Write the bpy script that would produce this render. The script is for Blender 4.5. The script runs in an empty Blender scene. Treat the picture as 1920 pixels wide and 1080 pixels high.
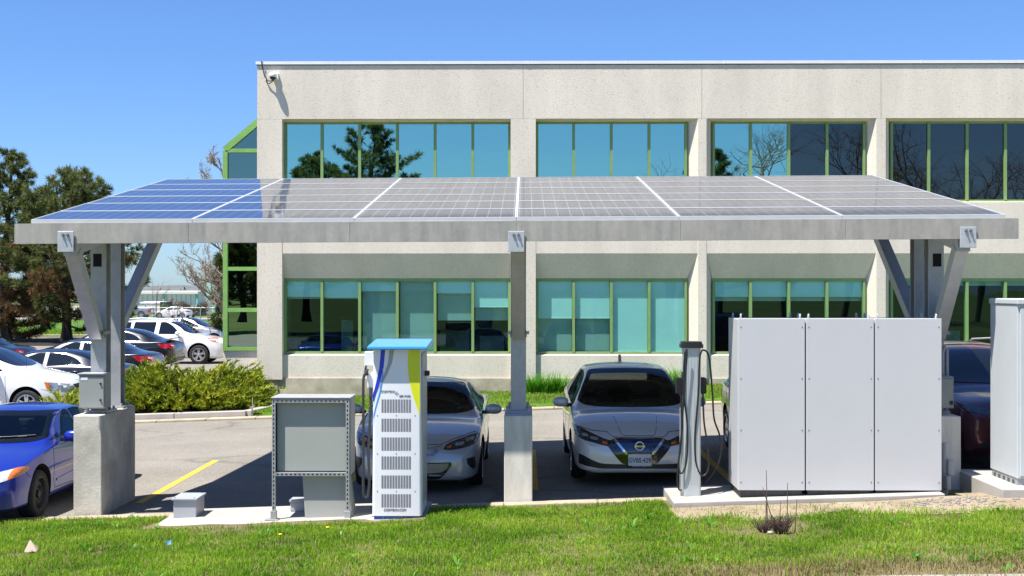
import bpy, bmesh, math, random
import numpy as np
from mathutils import Vector, Matrix, noise
from mathutils.bvhtree import BVHTree
R = math.radians
random.seed(7)
sc = bpy.context.scene
COL = sc.collection
F = 2406.0            # focal length in photo pixels (photo 1920 wide)
YAW = R(0.595)
CZ = 2.735            # camera height above the parking lot at x = 0
CY, SY = math.cos(YAW), math.sin(YAW)
def at(px, py, D):
    u = (px-960)/F; v = (540-py)/F
    dx = -SY+CY*u; dy = CY+SY*u
    t = D/dy
    return Vector((dx*t, D, CZ+v*t))
def clamp(x, a, b): return max(a, min(b, x))
def sstep(a, b, x):
    t = clamp((x-a)/(b-a), 0, 1); return t*t*(3-2*t)
def gz(x, y):
    near = 0.0337*clamp(x, -12, 9)
    far = -0.007*(y-30)
    k = sstep(30, 46, y)
    return near*(1-k)+far*k
def bank(x, y):       # the grassy strip between the lot and the camera
    return 0.0337*clamp(x, -9, 9)*(1-0.35*sstep(16, 10, y)) + 0.055*(16.2-y) + 0.03*noise.noise(Vector((x*.5, y*.6, 3))) + 0.012*noise.noise(Vector((x*2, y*2, 9)))

# ---------------------------------------------------------------- tagging
def tag(o, label=None, cat=None, group=None, kind=None):
    if label: o['label'] = label
    if cat: o['category'] = cat
    if group: o['group'] = group
    if kind: o['kind'] = kind
    return o
def empty(name, loc, rz=0.0, label=None, cat=None, group=None, kind=None):
    o = bpy.data.objects.new(name, None); COL.objects.link(o)
    o.location = loc; o.rotation_euler = (0, 0, rz); o.empty_display_size = .2
    return tag(o, label, cat, group, kind)

# ---------------------------------------------------------------- mesh builder
class MB:
    def __init__(s): s.v = []; s.f = []; s.m = []; s.sm = []
    def add(s, vs, fs, m=0, smooth=False):
        b = len(s.v); s.v += [tuple(v) for v in vs]
        for f in fs: s.f.append(tuple(i+b for i in f)); s.m.append(m); s.sm.append(smooth)
        return s
    def box(s, x0, x1, y0, y1, z0, z1, m=0):
        vs = [(x0,y0,z0),(x1,y0,z0),(x1,y1,z0),(x0,y1,z0),(x0,y0,z1),(x1,y0,z1),(x1,y1,z1),(x0,y1,z1)]
        return s.add(vs, [(0,3,2,1),(4,5,6,7),(0,1,5,4),(1,2,6,5),(2,3,7,6),(3,0,4,7)], m)
    def cbox(s, c, sx, sy, sz, m=0):
        return s.box(c[0]-sx/2, c[0]+sx/2, c[1]-sy/2, c[1]+sy/2, c[2]-sz/2, c[2]+sz/2, m)
    def hexa(s, p, m=0):   # 8 corners ordered as box()
        return s.add(p, [(0,3,2,1),(4,5,6,7),(0,1,5,4),(1,2,6,5),(2,3,7,6),(3,0,4,7)], m)
    def bar(s, a, b, w, h, up=(0,0,1), m=0):
        a = Vector(a); b = Vector(b); d = (b-a).normalized()
        r = d.cross(Vector(up)).normalized(); u = r.cross(d).normalized()
        r *= w/2; u *= h/2
        vs = [a-r-u, a+r-u, b+r-u, b-r-u, a-r+u, a+r+u, b+r+u, b-r+u]
        return s.hexa(vs, m)
    def quad(s, a, b, c, d, m=0): return s.add([a,b,c,d], [(0,1,2,3)], m)
    def poly(s, pts, m=0): return s.add(pts, [tuple(range(len(pts)))], m)
    def prism(s, pts, vec, m=0, smooth=False):   # planar polygon extruded by vec
        n = len(pts); vec = Vector(vec); pts = [Vector(p) for p in pts]
        vs = pts + [p+vec for p in pts]
        fs = [tuple(range(n))[::-1], tuple(range(n, 2*n))]
        s.add(vs, fs, m)
        s.add(vs, [(i, (i+1) % n, n+(i+1) % n, n+i) for i in range(n)], m, smooth)
        return s
    def tube(s, path, r, n=6, m=0, cap=True, smooth=True):
        path = [Vector(p) for p in path]; rs = r if hasattr(r, '__len__') else [r]*len(path)
        vs = []; prev = None
        for i, p in enumerate(path):
            d = (path[min(i+1, len(path)-1)]-path[max(i-1, 0)])
            if d.length < 1e-9: d = Vector((0,0,1))
            d.normalize()
            if prev is None:
                ref = Vector((0,0,1)) if abs(d.z) < .9 else Vector((1,0,0))
                prev = d.cross(ref).normalized()
            x = (prev-d*prev.dot(d))
            x = x.normalized() if x.length > 1e-6 else d.orthogonal().normalized()
            prev = x; y = d.cross(x)
            for k in range(n):
                a = 2*math.pi*k/n; vs.append(p+(x*math.cos(a)+y*math.sin(a))*rs[i])
        fs = []
        for i in range(len(path)-1):
            for k in range(n):
                a = i*n+k; b = i*n+(k+1) % n
                fs.append((a, b, b+n, a+n))
        s.add(vs, fs, m, smooth)
        if cap:
            s.add(vs[:n], [tuple(range(n))[::-1]], m); s.add(vs[-n:], [tuple(range(n))], m)
        return s
    def cyl(s, a, b, r, n=16, m=0, smooth=True): return s.tube([a, b], r, n, m, True, smooth)
    def lathe(s, prof, axis='z', c=(0,0,0), n=24, m=0, smooth=True, close=False):
        vs = []; c = Vector(c)
        for k in range(n):
            a = 2*math.pi*k/n; ca, sa = math.cos(a), math.sin(a)
            for (r, h) in prof:
                p = {'z': (r*ca, r*sa, h), 'x': (h, r*ca, r*sa), 'y': (r*sa, h, r*ca)}[axis]
                vs.append(c+Vector(p))
        q = len(prof); fs = []
        for k in range(n):
            for i in range(q-1 if not close else q):
                a = k*q+i; b = k*q+(i+1) % q; a2 = ((k+1) % n)*q+i; b2 = ((k+1) % n)*q+(i+1) % q
                fs.append((a, a2, b2, b))
        return s.add(vs, fs, m, smooth)
    def build(s, name, mats, parent=None, origin=None, bevel=0, seg=2, label=None, angle=None):
        me = bpy.data.meshes.new(name)
        vs = s.v
        if origin is not None:
            ox, oy, oz = origin; vs = [(x-ox, y-oy, z-oz) for x, y, z in vs]
        me.from_pydata(vs, [], s.f)
        if not isinstance(mats, (list, tuple)): mats = [mats]
        for m in mats: me.materials.append(m)
        me.polygons.foreach_set('material_index', s.m)
        me.polygons.foreach_set('use_smooth', s.sm)
        bm = bmesh.new(); bm.from_mesh(me); bmesh.ops.recalc_face_normals(bm, faces=bm.faces); bm.to_mesh(me); bm.free()
        if angle: me.set_sharp_from_angle(angle=R(angle))
        o = bpy.data.objects.new(name, me); COL.objects.link(o)
        if parent is not None: o.parent = parent
        elif origin is not None: o.location = origin
        if bevel:
            b = o.modifiers.new('Bevel', 'BEVEL'); b.width = bevel; b.segments = seg; b.limit_method = 'ANGLE'; b.angle_limit = R(35)
        if label: o['label'] = label
        return o
def raw_mesh(name, V, Fc, nper, mats, mi=None, smooth=False, parent=None, loc=None):
    """fast mesh from numpy arrays: V (n,3); Fc (m,nper)"""
    me = bpy.data.meshes.new(name)
    me.vertices.add(len(V)); me.vertices.foreach_set('co', np.asarray(V, dtype=np.float32).ravel())
    m = len(Fc); me.loops.add(m*nper); me.loops.foreach_set('vertex_index', np.asarray(Fc, dtype=np.int32).ravel())
    me.polygons.add(m); me.polygons.foreach_set('loop_start', np.arange(m, dtype=np.int32)*nper)
    try: me.polygons.foreach_set('loop_total', np.full(m, nper, dtype=np.int32))
    except Exception: pass
    for mm in mats: me.materials.append(mm)
    if mi is not None: me.polygons.foreach_set('material_index', np.asarray(mi, dtype=np.int32))
    me.polygons.foreach_set('use_smooth', np.full(m, smooth))
    me.update(calc_edges=True); me.validate()
    o = bpy.data.objects.new(name, me); COL.objects.link(o)
    if parent is not None: o.parent = parent
    if loc is not None: o.location = loc
    return o
def text_mesh(name, body, size, mat, M, parent, align='CENTER', thick=.0015, shear=0, sx=1.0, off=0.0):
    cu = bpy.data.curves.new(name, 'FONT'); cu.body = body; cu.size = size; cu.align_x = align; cu.align_y = 'CENTER'
    cu.extrude = thick; cu.shear = shear; cu.offset = off
    t = bpy.data.objects.new(name+'_curve', cu); COL.objects.link(t)
    dg = bpy.context.evaluated_depsgraph_get()
    me = bpy.data.meshes.new_from_object(t.evaluated_get(dg))
    bpy.data.objects.remove(t); bpy.data.curves.remove(cu)
    me.transform(M @ Matrix.Diagonal((sx, 1, 1, 1)))
    me.materials.clear(); me.materials.append(mat)
    o = bpy.data.objects.new(name, me); COL.objects.link(o); o.parent = parent
    return o
FACE_CAM = Matrix.Rotation(R(90), 4, 'X')     # text lying in XY -> standing, facing -Y

# ---------------------------------------------------------------- materials
def new_mat(name):
    m = bpy.data.materials.new(name); m.use_nodes = True
    nt = m.node_tree; b = nt.nodes['Principled BSDF']
    return m, nt, b
def N(nt, typ, **kw):
    n = nt.nodes.new(typ)
    for k, v in kw.items():
        if k in n.inputs: n.inputs[k].default_value = v
        else: setattr(n, k, v)
    return n
def L(nt, a, b): nt.links.new(a, b)
def c4(c): return (c[0], c[1], c[2], 1)
def mat(name, col, rough=.5, metal=0, spec=.5, var=0, vscale=3.0, col2=None, bump=0, bscale=40, coat=0, ior=None, detail=4, rvar=0, stretch=None, coord='Object'):
    m, nt, b = new_mat(name)
    b.inputs['Base Color'].default_value = c4(col); b.inputs['Roughness'].default_value = rough
    b.inputs['Metallic'].default_value = metal; b.inputs['Specular IOR Level'].default_value = spec
    b.inputs['Coat Weight'].default_value = coat; b.inputs['Coat Roughness'].default_value = .03
    if ior: b.inputs['IOR'].default_value = ior
    tc = N(nt, 'ShaderNodeTexCoord'); src = tc.outputs[coord]
    if stretch:
        mp = N(nt, 'ShaderNodeMapping'); mp.inputs['Scale'].default_value = stretch; L(nt, src, mp.inputs[0]); src = mp.outputs[0]
    if var or col2:
        nz = N(nt, 'ShaderNodeTexNoise', Scale=vscale, Detail=detail, Roughness=.6); L(nt, src, nz.inputs['Vector'])
        rp = N(nt, 'ShaderNodeValToRGB'); e = rp.color_ramp.elements
        e[0].position = .3; e[1].position = .7
        e[0].color = c4([c*(1-var) for c in col]); e[1].color = c4(col2 if col2 else [min(1, c*(1+var)) for c in col])
        L(nt, nz.outputs['Fac'], rp.inputs[0]); L(nt, rp.outputs[0], b.inputs['Base Color'])
        if rvar:
            mr = N(nt, 'ShaderNodeMapRange'); mr.inputs['To Min'].default_value = rough-rvar; mr.inputs['To Max'].default_value = rough+rvar
            L(nt, nz.outputs['Fac'], mr.inputs['Value']); L(nt, mr.outputs[0], b.inputs['Roughness'])
    if bump:
        nb = N(nt, 'ShaderNodeTexNoise', Scale=bscale, Detail=3); L(nt, src, nb.inputs['Vector'])
        bp = N(nt, 'ShaderNodeBump', Strength=bump, Distance=.01); L(nt, nb.outputs['Fac'], bp.inputs['Height']); L(nt, bp.outputs[0], b.inputs['Normal'])
    return m
def aggregate(name, base, dark, light, scale=55):
    m, nt, b = new_mat(name); b.inputs['Roughness'].default_value = .9; b.inputs['Specular IOR Level'].default_value = .2
    tc = N(nt, 'ShaderNodeTexCoord')
    vo = N(nt, 'ShaderNodeTexVoronoi', Scale=scale); L(nt, tc.outputs['Object'], vo.inputs['Vector'])
    rp = N(nt, 'ShaderNodeValToRGB'); e = rp.color_ramp.elements
    e[0].position = .0; e[0].color = c4(dark); e[1].position = .25; e[1].color = c4(base)
    x = e.new(.8); x.color = c4(base); x = e.new(.97); x.color = c4(light)
    L(nt, vo.outputs['Color'], rp.inputs[0])
    n2 = N(nt, 'ShaderNodeTexNoise', Scale=.7, Detail=6, Roughness=.65)
    mp = N(nt, 'ShaderNodeMapping'); mp.inputs['Scale'].default_value = (1.6, 1.6, .32)
    L(nt, tc.outputs['Object'], mp.inputs[0]); L(nt, mp.outputs[0], n2.inputs['Vector'])
    mr = N(nt, 'ShaderNodeMapRange'); mr.inputs['From Min'].default_value = .3; mr.inputs['From Max'].default_value = .75
    mr.inputs['To Min'].default_value = .84; mr.inputs['To Max'].default_value = 1.05; L(nt, n2.outputs['Fac'], mr.inputs['Value'])
    mx = N(nt, 'ShaderNodeMix', data_type='RGBA', blend_type='MULTIPLY'); mx.inputs['Factor'].default_value = 1
    L(nt, rp.outputs[0], mx.inputs['A']); L(nt, mr.outputs[0], mx.inputs['B']); L(nt, mx.outputs['Result'], b.inputs['Base Color'])
    bp = N(nt, 'ShaderNodeBump', Strength=.32, Distance=.012); L(nt, vo.outputs['Distance'], bp.inputs['Height']); L(nt, bp.outputs[0], b.inputs['Normal'])
    return m
def spangle(m, scale=28):
    nt = m.node_tree; b = nt.nodes['Principled BSDF']; tc = N(nt, 'ShaderNodeTexCoord')
    vo = N(nt, 'ShaderNodeTexVoronoi', Scale=scale); L(nt, tc.outputs['Object'], vo.inputs['Vector'])
    mr = N(nt, 'ShaderNodeMapRange'); mr.inputs['To Min'].default_value = .95; mr.inputs['To Max'].default_value = 1.05; L(nt, vo.outputs['Color'], mr.inputs['Value'])
    mx = N(nt, 'ShaderNodeMix', data_type='RGBA', blend_type='MULTIPLY'); mx.inputs['Factor'].default_value = 1
    src = b.inputs['Base Color'].links[0].from_socket
    L(nt, src, mx.inputs['A']); L(nt, mr.outputs[0], mx.inputs['B']); L(nt, mx.outputs['Result'], b.inputs['Base Color'])
def glass_mat(name, trans, refl, fac, rough=.0):
    """architectural glass: tinted see-through pane with a coated mirror reflection"""
    m, nt, b = new_mat(name); nt.nodes.remove(b)
    out = nt.nodes['Material Output']
    t = N(nt, 'ShaderNodeBsdfTransparent'); t.inputs[0].default_value = c4(trans)
    g = N(nt, 'ShaderNodeBsdfGlossy'); g.inputs['Color'].default_value = c4(refl); g.inputs['Roughness'].default_value = rough
    lw = N(nt, 'ShaderNodeFresnel', IOR=1.5)
    mr = N(nt, 'ShaderNodeMapRange'); mr.inputs['From Min'].default_value = .04; mr.inputs['To Min'].default_value = fac; mr.inputs['To Max'].default_value = 1
    mr.inputs['To Max'].default_value = max(fac, .45); L(nt, lw.outputs[0], mr.inputs['Value'])
    tc = N(nt, 'ShaderNodeTexCoord'); nz = N(nt, 'ShaderNodeTexNoise', Scale=.9, Detail=1); L(nt, tc.outputs['Object'], nz.inputs['Vector'])
    bp = N(nt, 'ShaderNodeBump', Strength=.04, Distance=.05); L(nt, nz.outputs['Fac'], bp.inputs['Height']); L(nt, bp.outputs[0], g.inputs['Normal'])
    mx = N(nt, 'ShaderNodeMixShader'); L(nt, mr.outputs[0], mx.inputs[0]); L(nt, t.outputs[0], mx.inputs[1]); L(nt, g.outputs[0], mx.inputs[2])
    L(nt, mx.outputs[0], out.inputs['Surface'])
    return m
def paint(name, col, metal=0.0, rough=.35, flake=0):
    m, nt, b = new_mat(name)
    b.inputs['Base Color'].default_value = c4(col); b.inputs['Metallic'].default_value = metal; b.inputs['Roughness'].default_value = rough
    b.inputs['Coat Weight'].default_value = 1; b.inputs['Coat Roughness'].default_value = .02
    tc = N(nt, 'ShaderNodeTexCoord')
    n1 = N(nt, 'ShaderNodeTexNoise', Scale=2.5, Detail=5); L(nt, tc.outputs['Object'], n1.inputs['Vector'])
    mr = N(nt, 'ShaderNodeMapRange'); mr.inputs['To Min'].default_value = .0; mr.inputs['To Max'].default_value = .10
    L(nt, n1.outputs['Fac'], mr.inputs['Value']); L(nt, mr.outputs[0], b.inputs['Coat Roughness'])   # road film
    g = N(nt, 'ShaderNodeNewGeometry'); df = N(nt, 'ShaderNodeBsdfDiffuse'); df.inputs[0].default_value = (.03, .03, .032, 1)   # cabin lining on the inner side
    ms = N(nt, 'ShaderNodeMixShader'); L(nt, g.outputs['Backfacing'], ms.inputs[0]); L(nt, b.outputs[0], ms.inputs[1]); L(nt, df.outputs[0], ms.inputs[2])
    L(nt, ms.outputs[0], nt.nodes['Material Output'].inputs['Surface'])
    return m
def ground_mat(name, cols, scale, fine=60, bump=.4, rough=.95, crack=None, stretch=(1,1,1), fine_amt=.22):
    m, nt, b = new_mat(name); b.inputs['Roughness'].default_value = rough; b.inputs['Specular IOR Level'].default_value = .2
    g = N(nt, 'ShaderNodeNewGeometry')
    mp = N(nt, 'ShaderNodeMapping'); mp.inputs['Scale'].default_value = stretch; L(nt, g.outputs['Position'], mp.inputs[0])
    n1 = N(nt, 'ShaderNodeTexNoise', Scale=scale, Detail=8, Roughness=.65); L(nt, mp.outputs[0], n1.inputs['Vector'])
    rp = N(nt, 'ShaderNodeValToRGB'); e = rp.color_ramp.elements
    e[0].position = .3; e[1].position = .72; e[0].color = c4(cols[0]); e[1].color = c4(cols[-1])
    for i, c in enumerate(cols[1:-1]): x = e.new(.3+.42*(i+1)/(len(cols)-1)); x.color = c4(c)
    L(nt, n1.outputs['Fac'], rp.inputs[0])
    n2 = N(nt, 'ShaderNodeTexNoise', Scale=fine, Detail=3, Roughness=.7); L(nt, g.outputs['Position'], n2.inputs['Vector'])
    mr = N(nt, 'ShaderNodeMapRange'); mr.inputs['From Min'].default_value = .3; mr.inputs['From Max'].default_value = .7
    mr.inputs['To Min'].default_value = 1-fine_amt; mr.inputs['To Max'].default_value = 1+fine_amt; L(nt, n2.outputs['Fac'], mr.inputs['Value'])
    mx = N(nt, 'ShaderNodeMix', data_type='RGBA', blend_type='MULTIPLY'); mx.inputs['Factor'].default_value = 1
    L(nt, rp.outputs[0], mx.inputs['A']); L(nt, mr.outputs[0], mx.inputs['B'])
    res = mx.outputs['Result']
    if crack:
        nw = N(nt, 'ShaderNodeTexNoise', Scale=1.5, Detail=4); L(nt, g.outputs['Position'], nw.inputs['Vector'])
        mv = N(nt, 'ShaderNodeMix', data_type='RGBA'); mv.inputs['Factor'].default_value = .35
        L(nt, g.outputs['Position'], mv.inputs['A']); L(nt, nw.outputs['Color'], mv.inputs['B'])
        vo = N(nt, 'ShaderNodeTexVoronoi', Scale=crack, feature='DISTANCE_TO_EDGE'); L(nt, mv.outputs['Result'], vo.inputs['Vector'])
        rc = N(nt, 'ShaderNodeValToRGB'); e = rc.color_ramp.elements; e[0].position = .0; e[0].color = (.35,.35,.35,1); e[1].position = .012; e[1].color = (1,1,1,1)
        L(nt, vo.outputs['Distance'], rc.inputs[0])
        m3 = N(nt, 'ShaderNodeMix', data_type='RGBA', blend_type='MULTIPLY'); m3.inputs['Factor'].default_value = .4
        L(nt, res, m3.inputs['A']); L(nt, rc.outputs[0], m3.inputs['B']); res = m3.outputs['Result']
    L(nt, res, b.inputs['Base Color'])
    bp = N(nt, 'ShaderNodeBump', Strength=bump, Distance=.01); L(nt, n2.outputs['Fac'], bp.inputs['Height']); L(nt, bp.outputs[0], b.inputs['Normal'])
    return m
def leaf_mat(name, cols, rough=.55, trans=.35, scale=.8):
    """foliage: colour varies by leaf (island) and by broad patches"""
    m, nt, b = new_mat(name); out = nt.nodes['Material Output']
    b.inputs['Roughness'].default_value = rough; b.inputs['Specular IOR Level'].default_value = .25
    g = N(nt, 'ShaderNodeNewGeometry')
    n1 = N(nt, 'ShaderNodeTexNoise', Scale=scale, Detail=4); L(nt, g.outputs['Position'], n1.inputs['Vector'])
    ad = N(nt, 'ShaderNodeMath', operation='MULTIPLY_ADD'); ad.inputs[1].default_value = .45; L(nt, g.outputs['Random Per Island'], ad.inputs[0])
    sc_ = N(nt, 'ShaderNodeMath', operation='MULTIPLY_ADD'); sc_.inputs[1].default_value = 1.5; sc_.inputs[2].default_value = -.5
    L(nt, n1.outputs['Fac'], sc_.inputs[0]); L(nt, sc_.outputs[0], ad.inputs[2])
    rp = N(nt, 'ShaderNodeValToRGB'); e = rp.color_ramp.elements
    e[0].position = .1; e[1].position = .85; e[0].color = c4(cols[0]); e[1].color = c4(cols[-1])
    for i, c in enumerate(cols[1:-1]): x = e.new(.1+.75*(i+1)/(len(cols)-1)); x.color = c4(c)
    L(nt, ad.outputs[0], rp.inputs[0]); L(nt, rp.outputs[0], b.inputs['Base Color'])
    t = N(nt, 'ShaderNodeBsdfTranslucent'); L(nt, rp.outputs[0], t.inputs['Color'])
    mx = N(nt, 'ShaderNodeMixShader'); mx.inputs[0].default_value = trans
    L(nt, b.outputs[0], mx.inputs[1]); L(nt, t.outputs[0], mx.inputs[2]); L(nt, mx.outputs[0], out.inputs['Surface'])
    return m

M = {}
M['precast'] = aggregate('exposed_aggregate', (.78,.705,.59), (.47,.41,.33), (.86,.80,.71), 62)
M['foundation'] = mat('foundation_concrete', (.46,.38,.27), .95, var=.25, vscale=2.5, col2=(.58,.52,.42), bump=.3, bscale=25)
M['concrete'] = mat('pier_concrete', (.53,.485,.41), .92, spec=.2, var=.24, vscale=2.6, col2=(.68,.635,.55), bump=.35, bscale=30, detail=8)
M['concrete2'] = mat('pale_pier_concrete', (.66,.62,.54), .92, spec=.2, var=.16, vscale=2.6, col2=(.78,.75,.68), bump=.3, bscale=30, detail=8, stretch=(3,3,.6))
M['pad'] = mat('pad_concrete', (.40,.375,.335), .92, spec=.2, var=.12, vscale=3, bump=.2, bscale=50)
M['curb'] = mat('curb_concrete', (.40,.335,.24), .95, spec=.2, var=.25, vscale=2, bump=.4, bscale=35)
M['coping'] = mat('coping_metal', (.82,.81,.79), .45, metal=.1, var=.05)
M['galv'] = mat('galvanised_steel', (.41,.42,.425), .45, metal=.4, var=.10, vscale=6, rvar=.1, detail=7)
M['beam'] = mat('weathered_steel', (.36,.345,.31), .55, metal=.3, var=.12, vscale=3.2, rvar=.1, detail=10, stretch=(2.6,1,.5), col2=(.46,.43,.38))
M['plate'] = mat('zinc_plate', (.52,.53,.54), .42, metal=.4, var=.1, vscale=8)
spangle(M['galv']); spangle(M['plate'], 40); spangle(M['beam'], 18)
M['bolt'] = mat('bolt_steel', (.30,.30,.30), .4, metal=.8)
M['alu'] = mat('anodised_aluminium', (.74,.75,.76), .35, metal=.35)
M['mullion'] = mat('green_mullion', (.21,.335,.115), .5, var=.08, vscale=6)
M['bayframe'] = mat('green_bay_frame', (.20,.40,.10), .45, var=.1, vscale=5)
M['black'] = mat('black_plastic', (.012,.012,.013), .45, var=.2)
M['rubber'] = mat('tyre_rubber', (.018,.018,.019), .8, var=.3, vscale=20, bump=.3)
M['cable'] = mat('black_cable', (.014,.014,.015), .5)
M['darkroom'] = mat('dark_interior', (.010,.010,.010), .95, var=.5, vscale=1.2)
M['blind'] = mat('white_blind', (.88,.88,.86), .9, var=.03)
M['slat'] = mat('venetian_slats', (.50,.50,.50), .7); M['mesh'] = mat('mesh_shade', (.50,.47,.45), .9, var=.05)
M['white'] = mat('white_paint', (.78,.79,.81), .4, var=.015, vscale=3)
M['cab'] = mat('cabinet_powder_coat', (.545,.55,.56), .42, var=.02, vscale=1.3, bump=.05, bscale=120)
M['cab2'] = mat('cabinet_grey', (.53,.56,.57), .45, var=.03)
M['elec'] = mat('electrical_grey', (.30,.315,.30), .5, var=.05)
M['elec2'] = mat('light_grey_box', (.36,.375,.40), .45, var=.05)
M['dkgrey'] = mat('skirt_grey', (.085,.08,.072), .7, var=.3, vscale=30)
M['yellow'] = mat('yellow_road_paint', (.66,.40,.045), .85, var=.2, vscale=9, bump=.2)
M['chblue'] = mat('blue_roof_paint', (.06,.33,.78), .35, coat=.3)
M['basblue'] = mat('blue_base_paint', (.01,.12,.45), .45)
M['navy'] = mat('navy_stripe', (.015,.04,.55), .4)
M['sky'] = mat('light_blue_stripe', (.04,.33,.80), .4)
M['grey'] = mat('grey_stripe', (.36,.36,.38), .45)
M['lime'] = mat('lime_stripe', (.66,.70,.012), .4)
M['ink'] = mat('dark_ink', (.08,.08,.09), .6)
M['inkblue'] = mat('blue_ink', (.02,.16,.38), .6)
M['vent'] = mat('vent_slot_dark', (.22,.20,.22), .9)
M['bark'] = mat('pine_bark', (.062,.044,.032), .95, var=.4, vscale=6, bump=.6, bscale=12)
M['twig'] = mat('pale_twig', (.20,.15,.12), .9, var=.3, vscale=4)
M['drytwig'] = mat('dry_twig', (.11,.07,.055), .95, var=.3)
M['mulch_dark_ground'] = ground_mat('mulch_dark_ground', [(.018,.014,.011),(.05,.038,.03)], 4, 40, .8)
M['asphalt'] = ground_mat('asphalt', [(.195,.180,.152),(.225,.208,.177),(.258,.238,.204)], .6, 45, .5, crack=.26, fine_amt=.42)
M['lawn'] = ground_mat('lawn', [(.05,.11,.012),(.075,.16,.018),(.11,.18,.03)], .9, 30, .8, fine_amt=.35)
M['field'] = ground_mat('field', [(.10,.10,.04),(.12,.17,.04),(.20,.17,.10)], .05, 3, .4)
M['dirt'] = ground_mat('dirt', [(.08,.075,.03),(.15,.125,.06),(.25,.19,.115)], 1.3, 35, .9, fine_amt=.4)
M['soil'] = ground_mat('sandy_soil', [(.23,.175,.11),(.31,.245,.165),(.36,.30,.22)], 2.2, 60, .8, fine_amt=.35)
M['walk'] = ground_mat('sidewalk', [(.30,.28,.24),(.36,.335,.295)], 1.2, 50, .3)
M['road'] = ground_mat('far_road', [(.26,.24,.21),(.33,.30,.27)], .2, 10, .3)
M['gravel'] = mat('gravel_stone', (.25,.235,.22), .9, var=.35, vscale=14)

# ---------------------------------------------------------------- camera, sun, sky
cam = bpy.data.cameras.new('camera'); camo = bpy.data.objects.new('camera', cam); COL.objects.link(camo)
cam.sensor_fit = 'HORIZONTAL'; cam.sensor_width = 36; cam.lens = 36*F/1920
camo.location = (0, 0, CZ); camo.rotation_euler = (R(90), 0, YAW)
cam.clip_start = .1; cam.clip_end = 6000
sc.camera = camo
sd = Vector((.345, .262, -1)).normalized()          # direction sunlight travels
sun = bpy.data.lights.new('sun', 'SUN'); sun.energy = 5.0; sun.angle = R(.53); sun.color = (1, .955, .89)
suno = bpy.data.objects.new('sun', sun); COL.objects.link(suno)
suno.rotation_euler = sd.to_track_quat('-Z', 'Y').to_euler(); suno.location = (-8, -6, 30)
w = bpy.data.worlds.new('World'); sc.world = w; w.use_nodes = True
nt = w.node_tree; bg = nt.nodes['Background']
sky = nt.nodes.new('ShaderNodeTexSky'); sky.sky_type = 'NISHITA'; sky.sun_disc = False
to = -sd
sky.sun_elevation = math.asin(to.z); sky.sun_rotation = math.atan2(to.x, to.y)
sky.altitude = 150; sky.air_density = 1.0; sky.dust_density = .3; sky.ozone_density = 3.5
tint = nt.nodes.new('ShaderNodeMix'); tint.data_type = 'RGBA'; tint.blend_type = 'MULTIPLY'; tint.inputs['Factor'].default_value = 1
nt.links.new(sky.outputs[0], tint.inputs['A']); tint.inputs['B'].default_value = (.68, .93, 1.34, 1)
nt.links.new(tint.outputs['Result'], bg.inputs[0]); bg.inputs[1].default_value = .066
sc.view_settings.view_transform = 'Standard'; sc.view_settings.look = 'None'; sc.view_settings.gamma = 1
sc.view_settings.exposure = .95
sc.render.engine = 'CYCLES'
sc.cycles.max_bounces = 8; sc.cycles.transparent_max_bounces = 12; sc.cycles.caustics_reflective = False; sc.cycles.caustics_refractive = False
try:
    sc.cycles.use_denoising = True; sc.cycles.denoiser = 'OPENIMAGEDENOISE'
except Exception: pass

# ---------------------------------------------------------------- ground
def sheet(name, xs, ys, zf, m, label=None, kind='structure', hole=None):
    V = []; Fc = []
    nx, ny = len(xs), len(ys)
    for y in ys:
        for x in xs: V.append((x, y, zf(x, y)))
    for j in range(ny-1):
        for i in range(nx-1):
            a = j*nx+i
            if hole and hole(.5*(xs[i]+xs[i+1]), .5*(ys[j]+ys[j+1])): continue
            Fc.append((a, a+1, a+1+nx, a+nx))
    mb = MB(); mb.add(V, Fc, 0, True)
    o = mb.build(name, m); tag(o, None, None, None, kind)
    return o
def lin(a, b, n): return [a+(b-a)*i/(n-1) for i in range(n)]
gx = [-2500,-900,-300,-120]+lin(-70, 60, 53)+[120,300,900,2500]
gy = [-900,-300,-120,-60,-30,-10]+lin(0, 90, 46)+lin(100, 400, 13)+[600,1000,1800,3500]
def far_z(x, y):
    if y < 5: return min(gz(x, 10), .5)+.3-.15
    if y < 16.3: return bank(x, y)-.2
    z = gz(x, min(y, 420))-.14
    return z
o = sheet('ground', gx, gy, far_z, M['field'])
sheet('parking_lot', lin(-62, 40, 86), lin(16.05, 79, 85), lambda x, y: gz(x, y), M['asphalt'])
sheet('grass_bank', lin(-16, 16, 129), lin(4.5, 16.12, 48), bank, M['dirt'])
# sandy worn soil along the foot of the pads
def soilz(x, y): return bank(x, y)+.006
# ================================================================ OFFICE BUILDING
YB = 32.0; YG = YB+.245          # facade plane, window plane
def bx(px): return at(px, 540, YB).x
def bz(py, D=YB): return CZ+(540-py)/F*D
ORG = Vector((bx(482), YB, 0))
bld = empty('office_building', ORG, 0, 'two storey office building of pale exposed aggregate panels with green framed windows', 'building')
XL = bx(482); XR = bx(482)+33; DEPTH = 22
z_top = bz(121); z_par = bz(222.5); z_sill2 = bz(377); z_over = bz(475); z_head1 = bz(524, YG); z_sill1 = bz(663); z_pb = bz(712)
z_head2 = z_par-.02
HEAD2 = bz(229, YG)
# bays: (x0,x1) at window plane, (e0,e1) at facade plane, number of panes
P3 = bx(1316); SP = bx(1652)-bx(1316)
bays = [dict(w0=bx(530), w1=bx(957), e0=bx(529), e1=bx(957.5), n=6), dict(w0=bx(1005), w1=bx(1290), e0=bx(1004.5), e1=bx(1309), n=4)]
for k in range(4):
    c0 = P3+k*SP; c1 = c0+SP
    bays.append(dict(e0=c0+.115, w0=c0+.115+.18, e1=c1-.115, w1=c1-.115-.22, n=4))
wall = MB()
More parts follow.
